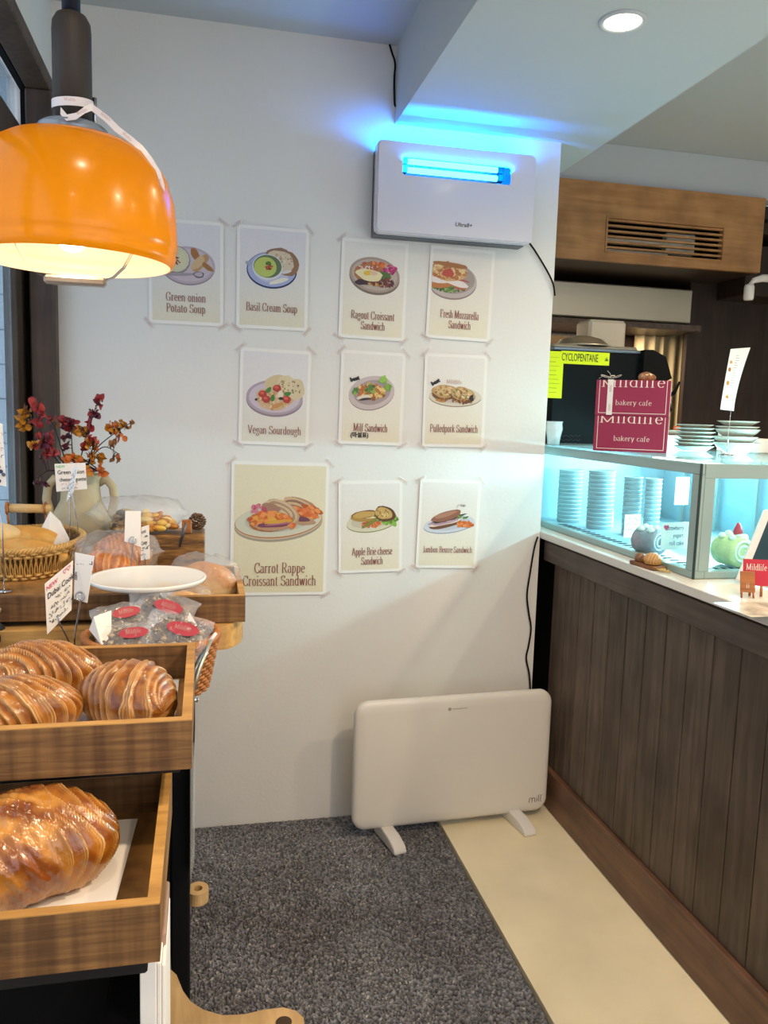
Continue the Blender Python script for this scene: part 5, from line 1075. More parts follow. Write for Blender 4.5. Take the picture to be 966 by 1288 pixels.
# long cutting board with rounded end
t = thing('cutting_board', 'light oiled cutting board with a rounded right end under the back tray', 'board', (-.2, -.95, .899))
ol = [(-.24, -.097), (.20, -.097)]+[(.225+.048*math.cos(R(a)), +.006+.10*math.sin(R(a))*1.0) for a in range(-75, 76, 15)]+[(.20, .11), (-.24, .11)]
MB().prism(ol, 0, .046).build('board_plate', M['board'], t)
MB().lathe([(0, .0462), (.005, .0462), (.005, .0465), (0, .0465)], 14, T=Matrix.Translation((.245, .02, 0))).build('screw_hole', M['blackm'], t)
# paper liners
def sheet(label, x0, x1, y0, y1, z, rz=0, curl=.0, name='paper_liner'):
    mb = MB(); n = 8; vs = []; fs = []
    for i in range(n+1):
        for j in range(n+1):
            a, b = i/n, j/n; vs.append(((a-.5)*(x1-x0), (b-.5)*(y1-y0), .0012+curl*(max(0, a-.7)**2+max(0, b-.7)**2)*3+.0006*math.sin(a*9+b*5)))
    for i in range(n):
        for j in range(n): k = i*(n+1)+j; fs.append((k, k+n+1, k+n+2, k+1))
    o = mb.add(vs, fs, 0, True).build(name, M['paper']); o.location = ((x0+x1)/2, (y0+y1)/2, z); o.rotation_euler = (0, 0, rz); return tag(o, label, 'paper')
sheet('white paper liner under the large glazed croissant', -.27, -.082, -1.785, -1.555, .8520, R(-3))
sheet('white paper liner under the croissants in the upper tray', -.40, -.035, -1.615, -1.36, .9520)
sheet('white paper liner in the tray by the wall', -.075, .058, -1.01, -.78, .9545)

# croissants ------------------------------------------------------
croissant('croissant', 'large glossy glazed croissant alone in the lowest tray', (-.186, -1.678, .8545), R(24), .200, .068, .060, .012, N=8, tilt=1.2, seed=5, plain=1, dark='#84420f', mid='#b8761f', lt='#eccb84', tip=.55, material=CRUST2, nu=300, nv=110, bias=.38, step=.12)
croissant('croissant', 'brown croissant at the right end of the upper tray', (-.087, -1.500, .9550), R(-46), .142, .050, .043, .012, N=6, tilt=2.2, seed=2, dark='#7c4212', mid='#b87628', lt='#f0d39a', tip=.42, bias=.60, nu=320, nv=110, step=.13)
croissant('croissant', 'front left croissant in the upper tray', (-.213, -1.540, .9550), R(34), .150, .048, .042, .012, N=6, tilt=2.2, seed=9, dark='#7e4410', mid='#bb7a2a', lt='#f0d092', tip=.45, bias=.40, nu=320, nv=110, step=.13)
croissant('croissant', 'back left croissant in the upper tray, partly behind the front one', (-.212, -1.425, .9550), R(22), .165, .044, .048, .02, N=6, tilt=2.2, seed=12, dark='#7e4410', mid='#bb7a2a', lt='#f0d092', tip=.35, bias=.42, nu=280, nv=100, step=.16)

# wicker baskets ----------------------------------------------------
def wicker(name, label, cx_, cy_, z0, rx, ry, h, mat_, flare=.10, stakes=64, rows=9, vertical=False):
    t = thing(name, label, 'basket', (cx_, cy_, z0)); per = PI*(rx+ry)
    def pt(a, s, off=0): k = 1-flare*(1-s)+off/((rx+ry)/2); return (rx*k*math.cos(a), ry*k*math.sin(a), h*s)
    MB().lathe([(0, 0), (1-flare, 0), (1-flare, .004), (0, .004)], 48, sx=rx, sy=ry).build('basket_base', mat_, t)
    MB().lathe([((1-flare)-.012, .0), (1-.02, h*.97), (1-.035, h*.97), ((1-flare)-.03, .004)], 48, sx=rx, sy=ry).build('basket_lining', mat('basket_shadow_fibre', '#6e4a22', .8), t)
    st = MB()
    for i in range(stakes):
        a = 2*PI*i/stakes
        if vertical:
            tw = 2*PI/stakes
            st.tube([pt(a+tw*.55*s*(1 if q else -1)*0+tw*.28*(math.sin(s*PI*2)*(1 if q else -1)), s, .0012) for s in [k/6 for k in range(7)]], .0019, 5) if False else None
            for q in (0, 1): st.tube([pt(a+tw*.30*math.sin(s*PI*1.5+q*PI), s, .0015*(1 if q else .3)) for s in [k/7 for k in range(8)]], .0017, 5)
        else: st.tube([pt(a, s, 0) for s in (0, .5, 1)], .0016, 5)
    st.build('stakes', mat_, t, kind='stuff')
    wv = MB(); n = stakes*4
    for r_ in range(rows):
        s = (r_+.5)/rows
        if vertical and 1 < r_ < rows-2: continue
        wv.tube([pt(2*PI*i/n, s, .0026*math.sin(PI*i/4*1+PI*r_)*1.0+.0006) for i in range(n)], h/rows*.47, 5, closed=True)
    wv.build('weavers', mat_, t, kind='stuff')
    rm = MB(); n = 150
    for q in range(3):
        rm.tube([(lambda a, b: ((rx+.0042*math.cos(b))*math.cos(a), (ry+.0042*math.cos(b))*math.sin(a), h+.003+.0042*math.sin(b)))(2*PI*i/(n*2), 2*PI*i/(n*2)*34+q*2.09) for i in range(n*2)], .0030, 5, closed=True)
    rm.build('rim', mat_, t)
    return t
bk = wicker('bread_basket', 'oval honey rattan basket of bread rolls with a bamboo handle', -.350, -.745, 1.0005, .100, .165, .056, M['rattan'], flare=.14, stakes=70, rows=9, vertical=True)
hb_ = P(10, 639, Y=-.60); he = P(64, 640, Y=-.60); L0 = bk.location
MB().tube([(-.42-L0.x, -.60-L0.y, hb_.z-L0.z), (he.x-L0.x, -.60-L0.y, he.z-L0.z)], .0098, 20).build('handle', M['bamboo'], bk)
mm = MB()
for px in (9, 57):
    c = P(px, 639, Y=-.60)-L0
    mm.tube([(c.x, c.y+.0125*math.cos(a), c.z+.0125*math.sin(a)) for a in [i*PI/8 for i in range(16)]], .0026, 6, closed=True)
    mm.tube([(c.x, c.y, c.z-.012), (c.x+.002, c.y+.004, .060)], .0026, 6)
mm.build('handle_binding', M['rattand'], bk)
wk = wicker('cookie_basket', 'round brown wicker basket of wrapped cookies under the cake stand', -.080, -1.228, .8985, .099, .097, .082, M['rattand'], flare=.16, stakes=60, rows=13)
# rolls in the bread basket
for i, (px, py, Y, L, r_, rz, lb) in enumerate(((40, 672, -.66, .17, .034, -.35, 'long golden bread roll at the back of the rattan basket'), (45, 690, -.80, .18, .034, -.45, 'long golden bread roll at the front of the rattan basket'), (-2, 668, -.70, .12, .030, .3, 'pale bread roll at the left edge of the rattan basket'))):
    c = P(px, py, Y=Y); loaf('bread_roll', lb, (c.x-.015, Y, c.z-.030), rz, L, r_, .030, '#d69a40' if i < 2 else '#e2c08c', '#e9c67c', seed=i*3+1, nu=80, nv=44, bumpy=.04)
def tri(label, pts, Y, name='napkin'):
    mb = MB(); v = [P(x, y, Y=Y+dy) for x, y, dy in pts]; c = v[0].copy(); mb.add([p-c for p in v]+[p-c+Vector((0, .0015, 0)) for p in v], [tuple(range(len(v))), tuple(range(2*len(v)-1, len(v)-1, -1))]+[(i, (i+1) % len(v), len(v)+(i+1) % len(v), len(v)+i) for i in range(len(v))])
    o = mb.build(name, M['paper']); o.location = c; return tag(o, label, 'paper')
tri('large white paper corner standing up behind the rolls in the rattan basket', [(52, 664, 0), (63, 643, 0), (76, 656, 0), (90, 683, -.02), (60, 690, -.02)], -.655)
tri('small white paper corner at the right side of the rattan basket', [(62, 694, 0), (73, 671, 0), (85, 684, 0), (78, 697, 0)], -.775)

# cellophane wrappers
def wrap(label, loc, rz, L, Wd, H, seed=1, nu=44, nv=36, name='cellophane_bag', mat_=None, parent=None):
    vs = []; fs = []
    for i in range(nu+1):
        u = i/nu; e = (1-abs(2*u-1)**3.2)**.55 if 0 < u < 1 else 0; flat = max(0, abs(2*u-1)-.78)/.22
        for j in range(nv):
            v = 2*PI*j/nv; cv, sv = math.cos(v), math.sin(v); n1 = rnoise(u*9+seed, cv*3, sv*3)+.5*rnoise(u*23, cv*7, sv*7+seed)
            r = 1+.07*n1; vs.append(((u-.5)*L, cv*r*Wd/2*max(e, .55), max(.0006, H/2+sv*r*H/2*max(e*(1-flat), .03))))
    for i in range(nu):
        for j in range(nv): k = (j+1) % nv; fs.append((i*nv+j, i*nv+k, (i+1)*nv+k, (i+1)*nv+j))
    o = MB().add(vs, fs, 0, True).build(name, mat_ or M['bag'], parent); o.location = loc; o.rotation_euler = (0, 0, rz)
    if parent is None: tag(o, label, 'bag')
    return o
# bagged goods by the wall
c = P(262, 722, Y=-.88)
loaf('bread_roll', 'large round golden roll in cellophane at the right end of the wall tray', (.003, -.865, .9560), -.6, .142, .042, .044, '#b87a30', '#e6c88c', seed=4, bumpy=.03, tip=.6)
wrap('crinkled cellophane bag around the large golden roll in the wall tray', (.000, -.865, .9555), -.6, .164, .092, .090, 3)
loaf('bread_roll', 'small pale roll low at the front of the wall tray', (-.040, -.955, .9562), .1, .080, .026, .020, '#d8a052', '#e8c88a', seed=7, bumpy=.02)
wrap('small cellophane bag around the pale roll at the front of the wall tray', (-.035, -.957, .9558), .1, .112, .062, .045, 5)
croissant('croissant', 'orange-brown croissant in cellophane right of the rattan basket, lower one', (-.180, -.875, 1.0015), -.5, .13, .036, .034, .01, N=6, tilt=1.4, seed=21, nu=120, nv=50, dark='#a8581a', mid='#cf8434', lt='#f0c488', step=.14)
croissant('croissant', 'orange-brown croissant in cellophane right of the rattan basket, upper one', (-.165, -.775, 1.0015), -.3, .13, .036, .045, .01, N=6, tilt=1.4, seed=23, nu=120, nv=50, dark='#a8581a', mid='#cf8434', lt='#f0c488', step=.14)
wrap('cellophane bag over the two croissants right of the rattan basket', (-.172, -.82, 1.001), -.4, .17, .15, .085, 8)
# tall back box with more bagged bread
tag(MB().box(-.145, .0, -.62, -.50, .899, 1.045, b=.003).build('wooden_box', M['trayy']), 'plain brown wooden box behind the wall tray', 'box')
tag(MB().box(-.205, -.146, -.66, -.50, .899, 1.050, b=.003).build('wooden_box', M['tray']), 'dark brown wooden box behind the bagged croissants', 'box')
def lumps(name, label, cx_, cy_, z0, cols, n, rr_, sx_, sy_, h, seed, cat):
    rnd = random.Random(seed); mb = MB()
    for i in range(n):
        a = rnd.uniform(0, 2*PI); q = math.sqrt(rnd.random()); r_ = rr_*rnd.uniform(.7, 1.2); cc = lin(rnd.choice(cols)); nn = 8
        T = Matrix.Translation((cx_+sx_*q*math.cos(a), cy_+sy_*q*math.sin(a), z0+r_*.5+h*(1-q*q)*rnd.uniform(.5, 1))) @ Matrix.Rotation(rnd.uniform(0, 3), 4, 'Z') @ Matrix.Rotation(rnd.uniform(-.6, .6), 4, 'X')
        mb.lathe([(0, -r_*.6), (r_*.7, -r_*.4), (r_, 0), (r_*.7, r_*.45), (0, r_*.6)], nn, T=T, c=cc, sx=1.5)
    return tag(mb.build(name, BREAD), label, cat)
lumps('focaccia', 'yellow lumpy topped bread in cellophane behind the price cards', -.125, -.58, 1.052, ['#e0b24a', '#c98a34', '#ecd080', '#b8742c'], 90, .010, .062, .040, .042, 3, 'bread')
lumps('seeded_bread', 'bread with dark topping in cellophane beside the clay jug', -.178, -.575, 1.052, ['#8a7450', '#4c4032', '#c2a676', '#a8894e', '#3a332c'], 90, .010, .030, .038, .045, 5, 'bread')
wrap('large crinkled cellophane bag behind the price cards near the wall', (-.150, -.575, 1.051), .05, .23, .12, .080, 12)
# pine cone, clip and peg
t = thing('pine_cone', 'small brown pine cone on the wooden box near the wall', 'pine cone', (-.018, -.560, 1.0455))
pcn = MB()
for i in range(70):
    s = i/70; a = i*2.399; r_ = .016*math.sin(PI*(.12+.8*s)); T = Matrix.Translation((r_*math.cos(a), r_*math.sin(a), .004+.036*s)) @ Matrix.Rotation(a, 4, 'Z') @ Matrix.Rotation(-.5, 4, 'Y')
    pcn.box(-.001, .006, -.004, .004, -.001, .001, T=T)
pcn.build('scales', mat('cone_brown', '#6a4c30', .7), t)
tag(MB().box(-.052, -.030, -.60, -.590, 1.046, 1.078, b=.002).build('wooden_peg', M['easel']), 'flat brown wooden peg beside the pine cone', 'peg')
tg = MB().tube([P(226, 688, Y=-.625), P(230, 672, Y=-.625), P(234, 658, Y=-.625)], [.002, .0035, .003], 8)
tag(tg.build('metal_clip', M['greym']), 'dark metal clip leaning by the pine cone', 'clip')

# wrapped cookies with red oval labels --------------------------------
ck_m = [mat('choc_crumble', '#5c4a3c', .6, bump=.8, bscale=120, var=.5, vscale=70), mat('nut_crumble', '#a8916c', .6, bump=.8, bscale=120, var=.4, vscale=80)]
redl = mat('red_label', '#a83442', .4, coat=.3)
def packet(px, py, Y, w_, h_, yaw, tilt, roll, label, seed):
    c = P(px, py, Y=Y); t = thing('cookie_packet', label, 'wrapped cookie', c, rot=(0, 0, 0), group=None)
    t.rotation_euler = (R(tilt), R(roll), R(yaw))
    rnd = random.Random(seed); mb = MB()
    for i in range(95):
        a = rnd.uniform(0, 2*PI); q = math.sqrt(rnd.random()); r_ = rnd.uniform(.0025, .0055)
        mb.lathe([(0, -r_*.5), (r_, 0), (0, r_*.5)], 6, m=rnd.randint(0, 1), T=Matrix.Translation((w_*.40*q*math.cos(a), h_*.36*q*math.sin(a), rnd.uniform(-.002, .006)+.004)) @ Matrix.Rotation(rnd.uniform(0, 3), 4, 'X'))
    mb.lathe([(0, -.008), (w_*.36, -.006), (w_*.38, .0), (w_*.34, .006), (0, .008)], 30, sy=h_/w_*.95, T=Matrix.Translation((0, 0, 0))).build('cookie', ck_m, t)
    vs = []; fs = []; n = 18
    for i in range(n+1):
        for j in range(n+1):
            a, b = 2*i/n-1, 2*j/n-1; e = max(0, (1-a**4)*(1-b**4))**.5
            vs.append((a*w_/2*(1+.05*rnoise(b*4, seed, 0)), b*h_/2*(1+.05*rnoise(a*4, 0, seed)), .014*e*(1+.25*rnoise(a*5+seed, b*5, 1))+.001))
    for i in range(n):
        for j in range(n): k = i*(n+1)+j; fs.append((k, k+n+1, k+n+2, k+1))
    m2 = MB().add(vs, fs, 0, True); m2.add([(x, y, -.6*z) for x, y, z in vs], fs, 0, True); m2.build('wrapper', M['bag'], t)
    MB().add([(w_*.12+w_*.25*math.cos(a), h_*.08+h_*.15*math.sin(a), .0165) for a in [k*PI/16 for k in range(32)]], [tuple(range(32))]).build('label', redl, t, fix=False)
    m3 = MB(); serif(m3, 'Mildlife', w_*.12, h_*.05, .008, w_*.26, Matrix.Translation((0, 0, .0169))); m3.build('lettering', M['tapeink'], t, fix=False)
packet(152, 783, -1.21, .085, .070, 10, 38, -8, 'wrapped cookie at the back left of the wicker basket', 1)
packet(160, 808, -1.275, .085, .065, 4, 40, -4, 'wrapped cookie at the front left of the wicker basket, mostly behind the tray', 2)
packet(204, 771, -1.205, .100, .075, -28, 42, 12, 'wrapped cookie lying highest against the cake stand foot', 3)
packet(220, 800, -1.275, .100, .078, -18, 42, 10, 'wrapped cookie at the front right of the wicker basket with the largest red label', 4)
tri('white paper liner edge at the left of the wicker basket', [(112, 792, 0), (118, 776, 0), (140, 768, .03), (140, 800, .0), (128, 812, -.02)], -1.27, 'paper_liner')
tri('white paper liner edge at the right of the wicker basket', [(238, 770, .03), (250, 790, 0), (256, 806, 0), (248, 824, -.02), (230, 800, 0)], -1.25, 'paper_liner')

# cake stand ---------------------------------------------------------
c = P(187.5, 722, Y=-1.075); rp = 70.5/F*(c-CP).dot(CF)
hh_ = c.z-.899
t = thing('cake_stand', 'empty white porcelain cake stand with a round plate', 'cake stand', (c.x, -1.097, .899)); t['label'] = 'empty round white porcelain cake stand rising behind the wrapped cookies'
MB().lathe([(0, hh_-.004), (.03, hh_-.006), (rp*.9, hh_-.010), (rp*.985, hh_-.006), (rp, hh_-.001), (rp*.99, hh_+.001), (rp*.96, hh_), (rp*.9, hh_-.0015), (0, hh_-.0015)], 72).build('plate', M['cakew'], t)
MB().lathe([(.040, hh_-.0075), (.034, hh_-.016), (.031, hh_-.035), (.031, .05), (.036, .02), (.046, .004), (.046, 0), (0, 0)], 48).build('pedestal', M['cakew'], t)
# dark slate and cloth at the left edge
c = P(8, 816, Z=.915)
t = thing('slate_plate', 'round dark slate plate at the left edge behind the croissants', 'plate', (c.x-.02, c.y, .899))
MB().lathe([(0, .016), (.078, .016), (.080, .013), (.078, .0), (0, 0)], 40).build('slate', M['slate'], t)
o = loaf('napkin', '', (c.x-.045, c.y+.01, .916), .6, .09, .035, .03, '#1c2636', '#141b28', seed=6, bumpy=.12, material=M['navy']); tag(o, 'crumpled navy cloth napkin on the slate plate', 'cloth')
c = P(106, 812, Z=.91)
tag(MB().box(c.x-.10, c.x+.012, c.y-.02, c.y+.03, .899, .912, b=.002).build('wood_slat', mat('greyed_wood', '#8c7560', .6, var=.2)), 'greyish flat wood slat beside the slate plate', 'slat')

# price cards on wire stands -------------------------------------------
def wire_sign(name, label, corners, Y, base, lines, scr, zb_, ys=None, clip=True, cardm='card', pic=False):
    """corners TL,TR,BR,BL in photo px; ys = depth offset per corner"""
    ys = ys or (0, 0, 0, 0); v = [P(x, y, Y=Y+d) for (x, y), d in zip(corners, ys)]
    b = P(base[0], base[1], Y=Y); t = thing(name, label, 'price card', (b.x, Y, zb_)); O = t.location
    ux = (v[1]-v[0]); W_ = ux.length; uy = (v[0]-v[3]); H_ = uy.length; nrm = ux.cross(uy).normalized()
    if nrm.dot(CP-v[0]) < 0: nrm = -nrm
    MB().add([p-O for p in v]+[p-O-nrm*.001 for p in v], [(0, 1, 2, 3), (7, 6, 5, 4), (0, 4, 5, 1), (1, 5, 6, 2), (2, 6, 7, 3), (3, 7, 4, 0)]).build('card_sheet', M[cardm], t)
    ex = ux.normalized(); ez = uy.normalized()
    T0 = Matrix.Translation(v[3]-O+nrm*.0006) @ Matrix((ex, ez, nrm)).transposed().to_4x4()
    mb = MB()
    for (s, x, y, sz, mi, sx) in lines: hand(mb, s, sz*H_, T0 @ Matrix.Translation((x*W_, y*H_, 0)), mi, sx=sx, off=sz*H_*.012)
    rnd = random.Random(label)
    for (x, y, ww, q, mi) in scr: scribble(mb, x*W_, y*H_, ww*W_, q*H_, T0, mi, rnd)
    if mb.v: mb.build('lettering', [M['ink'], M['inkp'], M['inkg'], mat_blue, M['tapeink']], t, fix=False)
    m_ = (v[2]+v[3])/2-O; wb = MB(); wb.tube([(0, 0, 0), (0, 0, m_.z*.6), (m_.x, m_.y-.002, m_.z), (m_.x, m_.y-.0035, m_.z+.012)], .0012, 6)
    if clip: wb.tube([(m_.x+.0065*math.cos(a), m_.y-.0045, m_.z+.008+.0065*math.sin(a)) for a in [i*PI/8 for i in range(16)]], .0012, 6, closed=True)
    wb.build('wire', M['chrome'], t)
    MB().lathe([(0, 0), (.014, 0), (.014, .002), (0, .003)], 20).build('stand_base', M['chrome'], t)
    return t
wire_sign('price_card', 'cream handwritten Green onion cheese price card in front of the clay jug', [(68.5, 583.5), (107.5, 582), (109.5, 615), (71, 618.5)], -.70, (99.5, 655), [('NEW', .04, .85, .13, 2, 1), ('Green onion', .07, .62, .21, 0, .85), ('cheese baguette', .12, .36, .20, 0, .70)], [(.16, .22, .6, .09, 4), (.16, .08, .55, .09, 0)], .899)
wire_sign('price_card', 'narrow slanted grey price card overlapping the Green onion card', [(91, 591), (98, 583.5), (92, 619), (83.5, 631)], -.76, (87.5, 655), [], [(.1, .75, .8, .12, 0), (.1, .6, .8, .12, 0), (.1, .42, .8, .12, 0), (.1, .26, .7, .12, 0)], 1.001, ys=(.01, -.01, -.01, .01), clip=False)
wire_sign('price_card', 'blank white price card standing above the cake stand', [(157.5, 642.5), (177, 643), (177.5, 688), (156.5, 681)], -.93, (164, 705), [], [], .9545)
wire_sign('price_card', 'narrow handwritten price card behind the blank white card', [(178, 663), (187.5, 660), (188.5, 703), (177, 705)], -.90, (184, 712), [('cont', .02, .80, .16, 0, .45), ('Camp', .02, .45, .16, 0, .45)], [(.05, .62, .8, .14, 0), (.05, .28, .8, .14, 0), (.05, .10, .8, .14, 0)], .9545, clip=False)
wire_sign('price_card', 'tilted white Dubai Cookie price card with pink NEW', [(56.5, 734.5), (92, 705), (90, 767), (59.5, 798)], -1.262, (93.5, 812), [('NEW', .03, .84, .12, 1, 1), ('Dubai Cookie', .06, .66, .165, 0, .78), ('♡♡', .62, .88, .13, 1, 1)], [(.35, .52, .5, .09, 0), (.10, .40, .8, .09, 0), (.10, .26, .8, .09, 0), (.10, .13, .6, .09, 0)], .899, ys=(-.012, .012, .012, -.012), clip=False)
wire_sign('price_card', 'second white price card of the pair, right of the Dubai Cookie card', [(94.5, 695), (118.5, 699.5), (109.5, 758.5), (93, 753)], -1.245, (93.8, 806), [('EBTD', .02, .42, .13, 0, .55)], [(.08, .72, .8, .13, 0), (.5, .58, .3, .12, 0), (.3, .22, .6, .10, 0)], .899, ys=(0, -.01, -.01, 0))
t = wire_sign('price_card', 'cream price card with pictures cut off by the left edge', [(-24, 527), (3, 533), (8, 612), (-22, 606)], -.98, (4, 700), [], [(.45, .80, .5, .06, 4), (.45, .68, .5, .06, 0), (.45, .56, .5, .06, 4), (.45, .44, .5, .06, 0)], 1.001, clip=False)
m_ = MB(); rnd = random.Random(8)
for i in range(26):
    c = P(rnd.uniform(-18, 6), rnd.uniform(585, 606), Y=-.9815)-t.location; r_ = rnd.uniform(.002, .004)
    m_.add([(c.x+r_*math.cos(a), c.y-.00002*i, c.z+r_*math.sin(a)) for a in [k*PI/4 for k in range(8)]], [tuple(range(8))], 0, False, lin(rnd.choice(['#4c5f7a', '#c98a4c', '#6a8a5c', '#8a5c3c', '#2c3c5c'])))
m_.build('printed_picture', M['print'], t, fix=False)

# clay jug with dried leaves -------------------------------------------
VX, VY = -.286, -.50
vz = thing('clay_jug', 'pale stoneware jug with two handles holding dried autumn branches', 'jug', (VX, VY, .899))
MB().lathe([(0, 0), (.055, 0), (.066, .02), (.074, .08), (.075, .13), (.070, .165), (.055, .195), (.046, .212), (.043, .24), (.045, .262), (.049, .272), (.045, .275), (.040, .262), (.038, .24), (.040, .20), (0, .19)], 48).build('jug_body', M['clay'], vz)
for s in (-1, 1):
    MB().tube([(s*.040, 0, .255), (s*.058, 0, .262), (s*.072, 0, .245), (s*.076, 0, .215), (s*.070, 0, .185), (s*.056, 0, .168)], [.011, .011, .010, .010, .011, .012], 12).build('jug_handle', M['clay'], vz)
LEAF = {}
def leafmesh(colr, k, nm='leaf'):
    if (colr, k) in LEAF: return LEAF[colr, k]
    vs = []; fs = []; n = 6; L, Wd = .021, .0068
    for i in range(n+1):
        u = i/n; w_ = Wd*(math.sin(PI*u**.8)**.8 if 0 < u < 1 else .02); zc = .004*math.sin(u*PI)*(1 if k else -1)
        vs += [(L*u, -w_, zc+.002), (L*u, 0, zc), (L*u, w_, zc+.002)]
    for i in range(n): a = 3*i; fs += [(a, a+1, a+4, a+3), (a+1, a+2, a+5, a+4)]
    me = MB().add(vs, fs, 0, True).mesh('leaf', LM[colr], False); LEAF[colr, k] = me; return me
LM = {c_: mat('leaf_'+n, c_, .5, var=.25, vscale=60, spec=.4) for n, c_ in (('ochre', '#b87a1c'), ('red', '#8e2a2e'), ('plum', '#5a2030'), ('orange', '#c0642a'), ('brown', '#8a5a30'), ('coral', '#a83c38'))}
OC, RD, PL, OG, BR_, CO = list(LM)
def branch(label, path, clusters, Yo, seed):
    rnd = random.Random(seed); pts = [P(x, y, Y=VY+Yo*i/(len(path)-1)) for i, (x, y) in enumerate(path)]
    base = Vector((VX+rnd.uniform(-.015, .015), VY+rnd.uniform(-.01, .01), 1.10)); O = base.copy()
    t = thing('autumn_branch', label, 'dried branch', O)
    al = [base]+pts; rr_ = [.0022-.0012*i/(len(al)-1) for i in range(len(al))]; sm_ = []
    for i in range(len(al)-1):
        p0, p1, p2, p3 = al[max(0, i-1)], al[i], al[i+1], al[min(len(al)-1, i+2)]
        for k in range(5): q = k/5; sm_.append(.5*((2*p1)+(p2-p0)*q+(2*p0-5*p1+4*p2-p3)*q*q+(3*p1-p0-3*p2+p3)*q**3))
    sm_.append(al[-1]); mb = MB().tube([p-O for p in sm_], [.0020-.0012*i/(len(sm_)-1) for i in range(len(sm_))], 6)
    lv = []
    for (x, y, sx_, sy_, n, cols, sc_) in clusters:
        n = int(n*1.45+1)
        for i in range(n):
            px, py = x+rnd.uniform(-sx_, sx_), y+rnd.uniform(-sy_, sy_); p = P(px, py, Y=VY+Yo+rnd.uniform(-.018, .018))
            near = min(sm_, key=lambda q: (q-p).length)
            d = (p-near); mb.tube([near-O, near.lerp(p, .6)-O+Vector((0, 0, .002)), p-O], .0006, 4)
            lv.append((p, d, rnd.choice(cols), sc_*rnd.uniform(.8, 1.2)))
    mb.build('twig', M['stem'], t)
    for (p, d, c_, s_) in lv:
        if d.length < 1e-4: d = Vector((1, 0, 0))
        d = d.normalized()+Vector((rnd.uniform(-.5, .5), rnd.uniform(-.5, .2), rnd.uniform(-.3, .6))); q = d.to_track_quat('X', 'Z').to_euler(); q.rotate_axis('X', rnd.uniform(.6, 2.4))
        inst('leaf', leafmesh(c_, rnd.randint(0, 1)), t, p-O-d.normalized()*.008, q, (s_, s_*1.15, s_))
branch('dried branch with an ochre leaf cluster, furthest left over the window post', [(84, 590), (64, 562), (46, 535), (36, 520)], [(30, 527, 8, 14, 20, [OC, OC, BR_], .85)], .0, 1)
branch('dried branch with coral red leaves leaning left, beside the ochre cluster', [(86, 588), (76, 560), (66, 532), (52, 522)], [(46, 514, 8, 9, 8, [CO, RD], 1.0), (66, 530, 8, 6, 5, [RD, BR_], .7), (48, 531, 5, 4, 3, [RD], .9)], -.02, 2)
branch('low left dried branch with red leaves and a few yellow ones', [(84, 596), (74, 582), (62, 568), (46, 562)], [(54, 555, 9, 10, 14, [RD, CO, PL], .85), (42, 560, 7, 5, 5, [OC], .9), (66, 567, 7, 6, 7, [RD, CO], 1.0), (60, 547, 6, 5, 4, [RD], .7)], -.03, 3)
branch('dried branch with plum and red rounded leaves at the centre left', [(94, 592), (91, 568), (90, 548), (90, 530)], [(89, 534, 9, 8, 18, [PL, RD, RD], .9), (82, 556, 4, 10, 5, [PL], .8)], .01, 4)
branch('tallest dried branch with deep red leaves to its tip', [(100, 592), (104, 566), (112, 540), (122, 506)], [(122, 506, 5, 6, 9, [RD, PL], .85), (117, 522, 5, 7, 9, [RD, PL], .85), (112, 536, 5, 7, 7, [RD], .85), (102, 542, 8, 6, 14, [OC, OC, BR_], .85)], .02, 5)
branch('dried branch with brown orange leaves reaching furthest right', [(108, 592), (120, 566), (140, 548), (164, 532)], [(141, 537, 8, 8, 16, [OC, BR_, OG], .85), (158, 532, 8, 6, 9, [BR_, OC], .75), (152, 551, 7, 3, 4, [OG, BR_], .8)], .03, 6)
branch('thin drooping dried branch on the right with sparse brown leaves', [(108, 594), (118, 572), (132, 562), (148, 570)], [(142, 559, 5, 4, 3, [BR_], .8), (149, 577, 2, 5, 3, [OG, BR_], .8), (141, 575, 3, 5, 3, [BR_], .6)], -.01, 7)
branch('short dried branch with orange and yellow leaves above the jug mouth', [(106, 594), (112, 580), (116, 566), (118, 556)], [(116, 560, 8, 7, 10, [OC, OG], .85), (112, 577, 7, 8, 9, [OC, OG], .85), (126, 575, 4, 6, 5, [OC], .8), (106, 562, 3, 6, 4, [RD], .8), (118, 553, 4, 3, 3, [CO], .9)], -.03, 8)
branch('lowest dried branch with glowing orange leaves over the jug rim', [(112, 596), (120, 593), (128, 592)], [(131, 592, 5, 4, 5, [OG], 1.0), (113, 592, 5, 5, 4, [OC, OG], .8), (92, 577, 11, 4, 13, [OC, OG], .85)], -.055, 9)
branch('dark fine dried twig hanging left with small crimson leaves', [(80, 598), (62, 592), (50, 600), (46, 610)], [(47, 608, 4, 9, 4, [PL, BR_], .6), (58, 610, 5, 5, 3, [PL], .6), (54, 576, 8, 5, 3, [PL], .6)], -.02, 10)

# ---------------------------------------------------------------- metal tongs on the tray corner
t = thing('tongs', 'metal tongs with a white tip hanging at the back corner of the croissant tray', 'tongs', (-.004, -1.37, .9))
def WT(mb, n, m): o = mb.build(n, m, t); o.location = -t.location
WT(MB().tube([P(266, 805, Y=-1.34), P(258, 822, Y=-1.37), P(250, 842, Y=-1.40), P(243, 868, Y=-1.40)], [.002, .0035, .004, .004], 8), 'arm', M['steel'])
WT(MB().tube([P(262, 812, Y=-1.35), P(252, 826, Y=-1.385), P(245, 843, Y=-1.42), P(240, 866, Y=-1.42)], [.002, .003, .0035, .0035], 8), 'arm', M['greym'])
WT(MB().tube([P(272, 796, Y=-1.335), P(264, 807, Y=-1.34)], [.0022, .0035], 8), 'white_tip', M['white'])
WT(MB().tube([P(240, 879, Y=-1.41), P(249, 881, Y=-1.41)], .003, 8), 'hinge', M['chrome'])

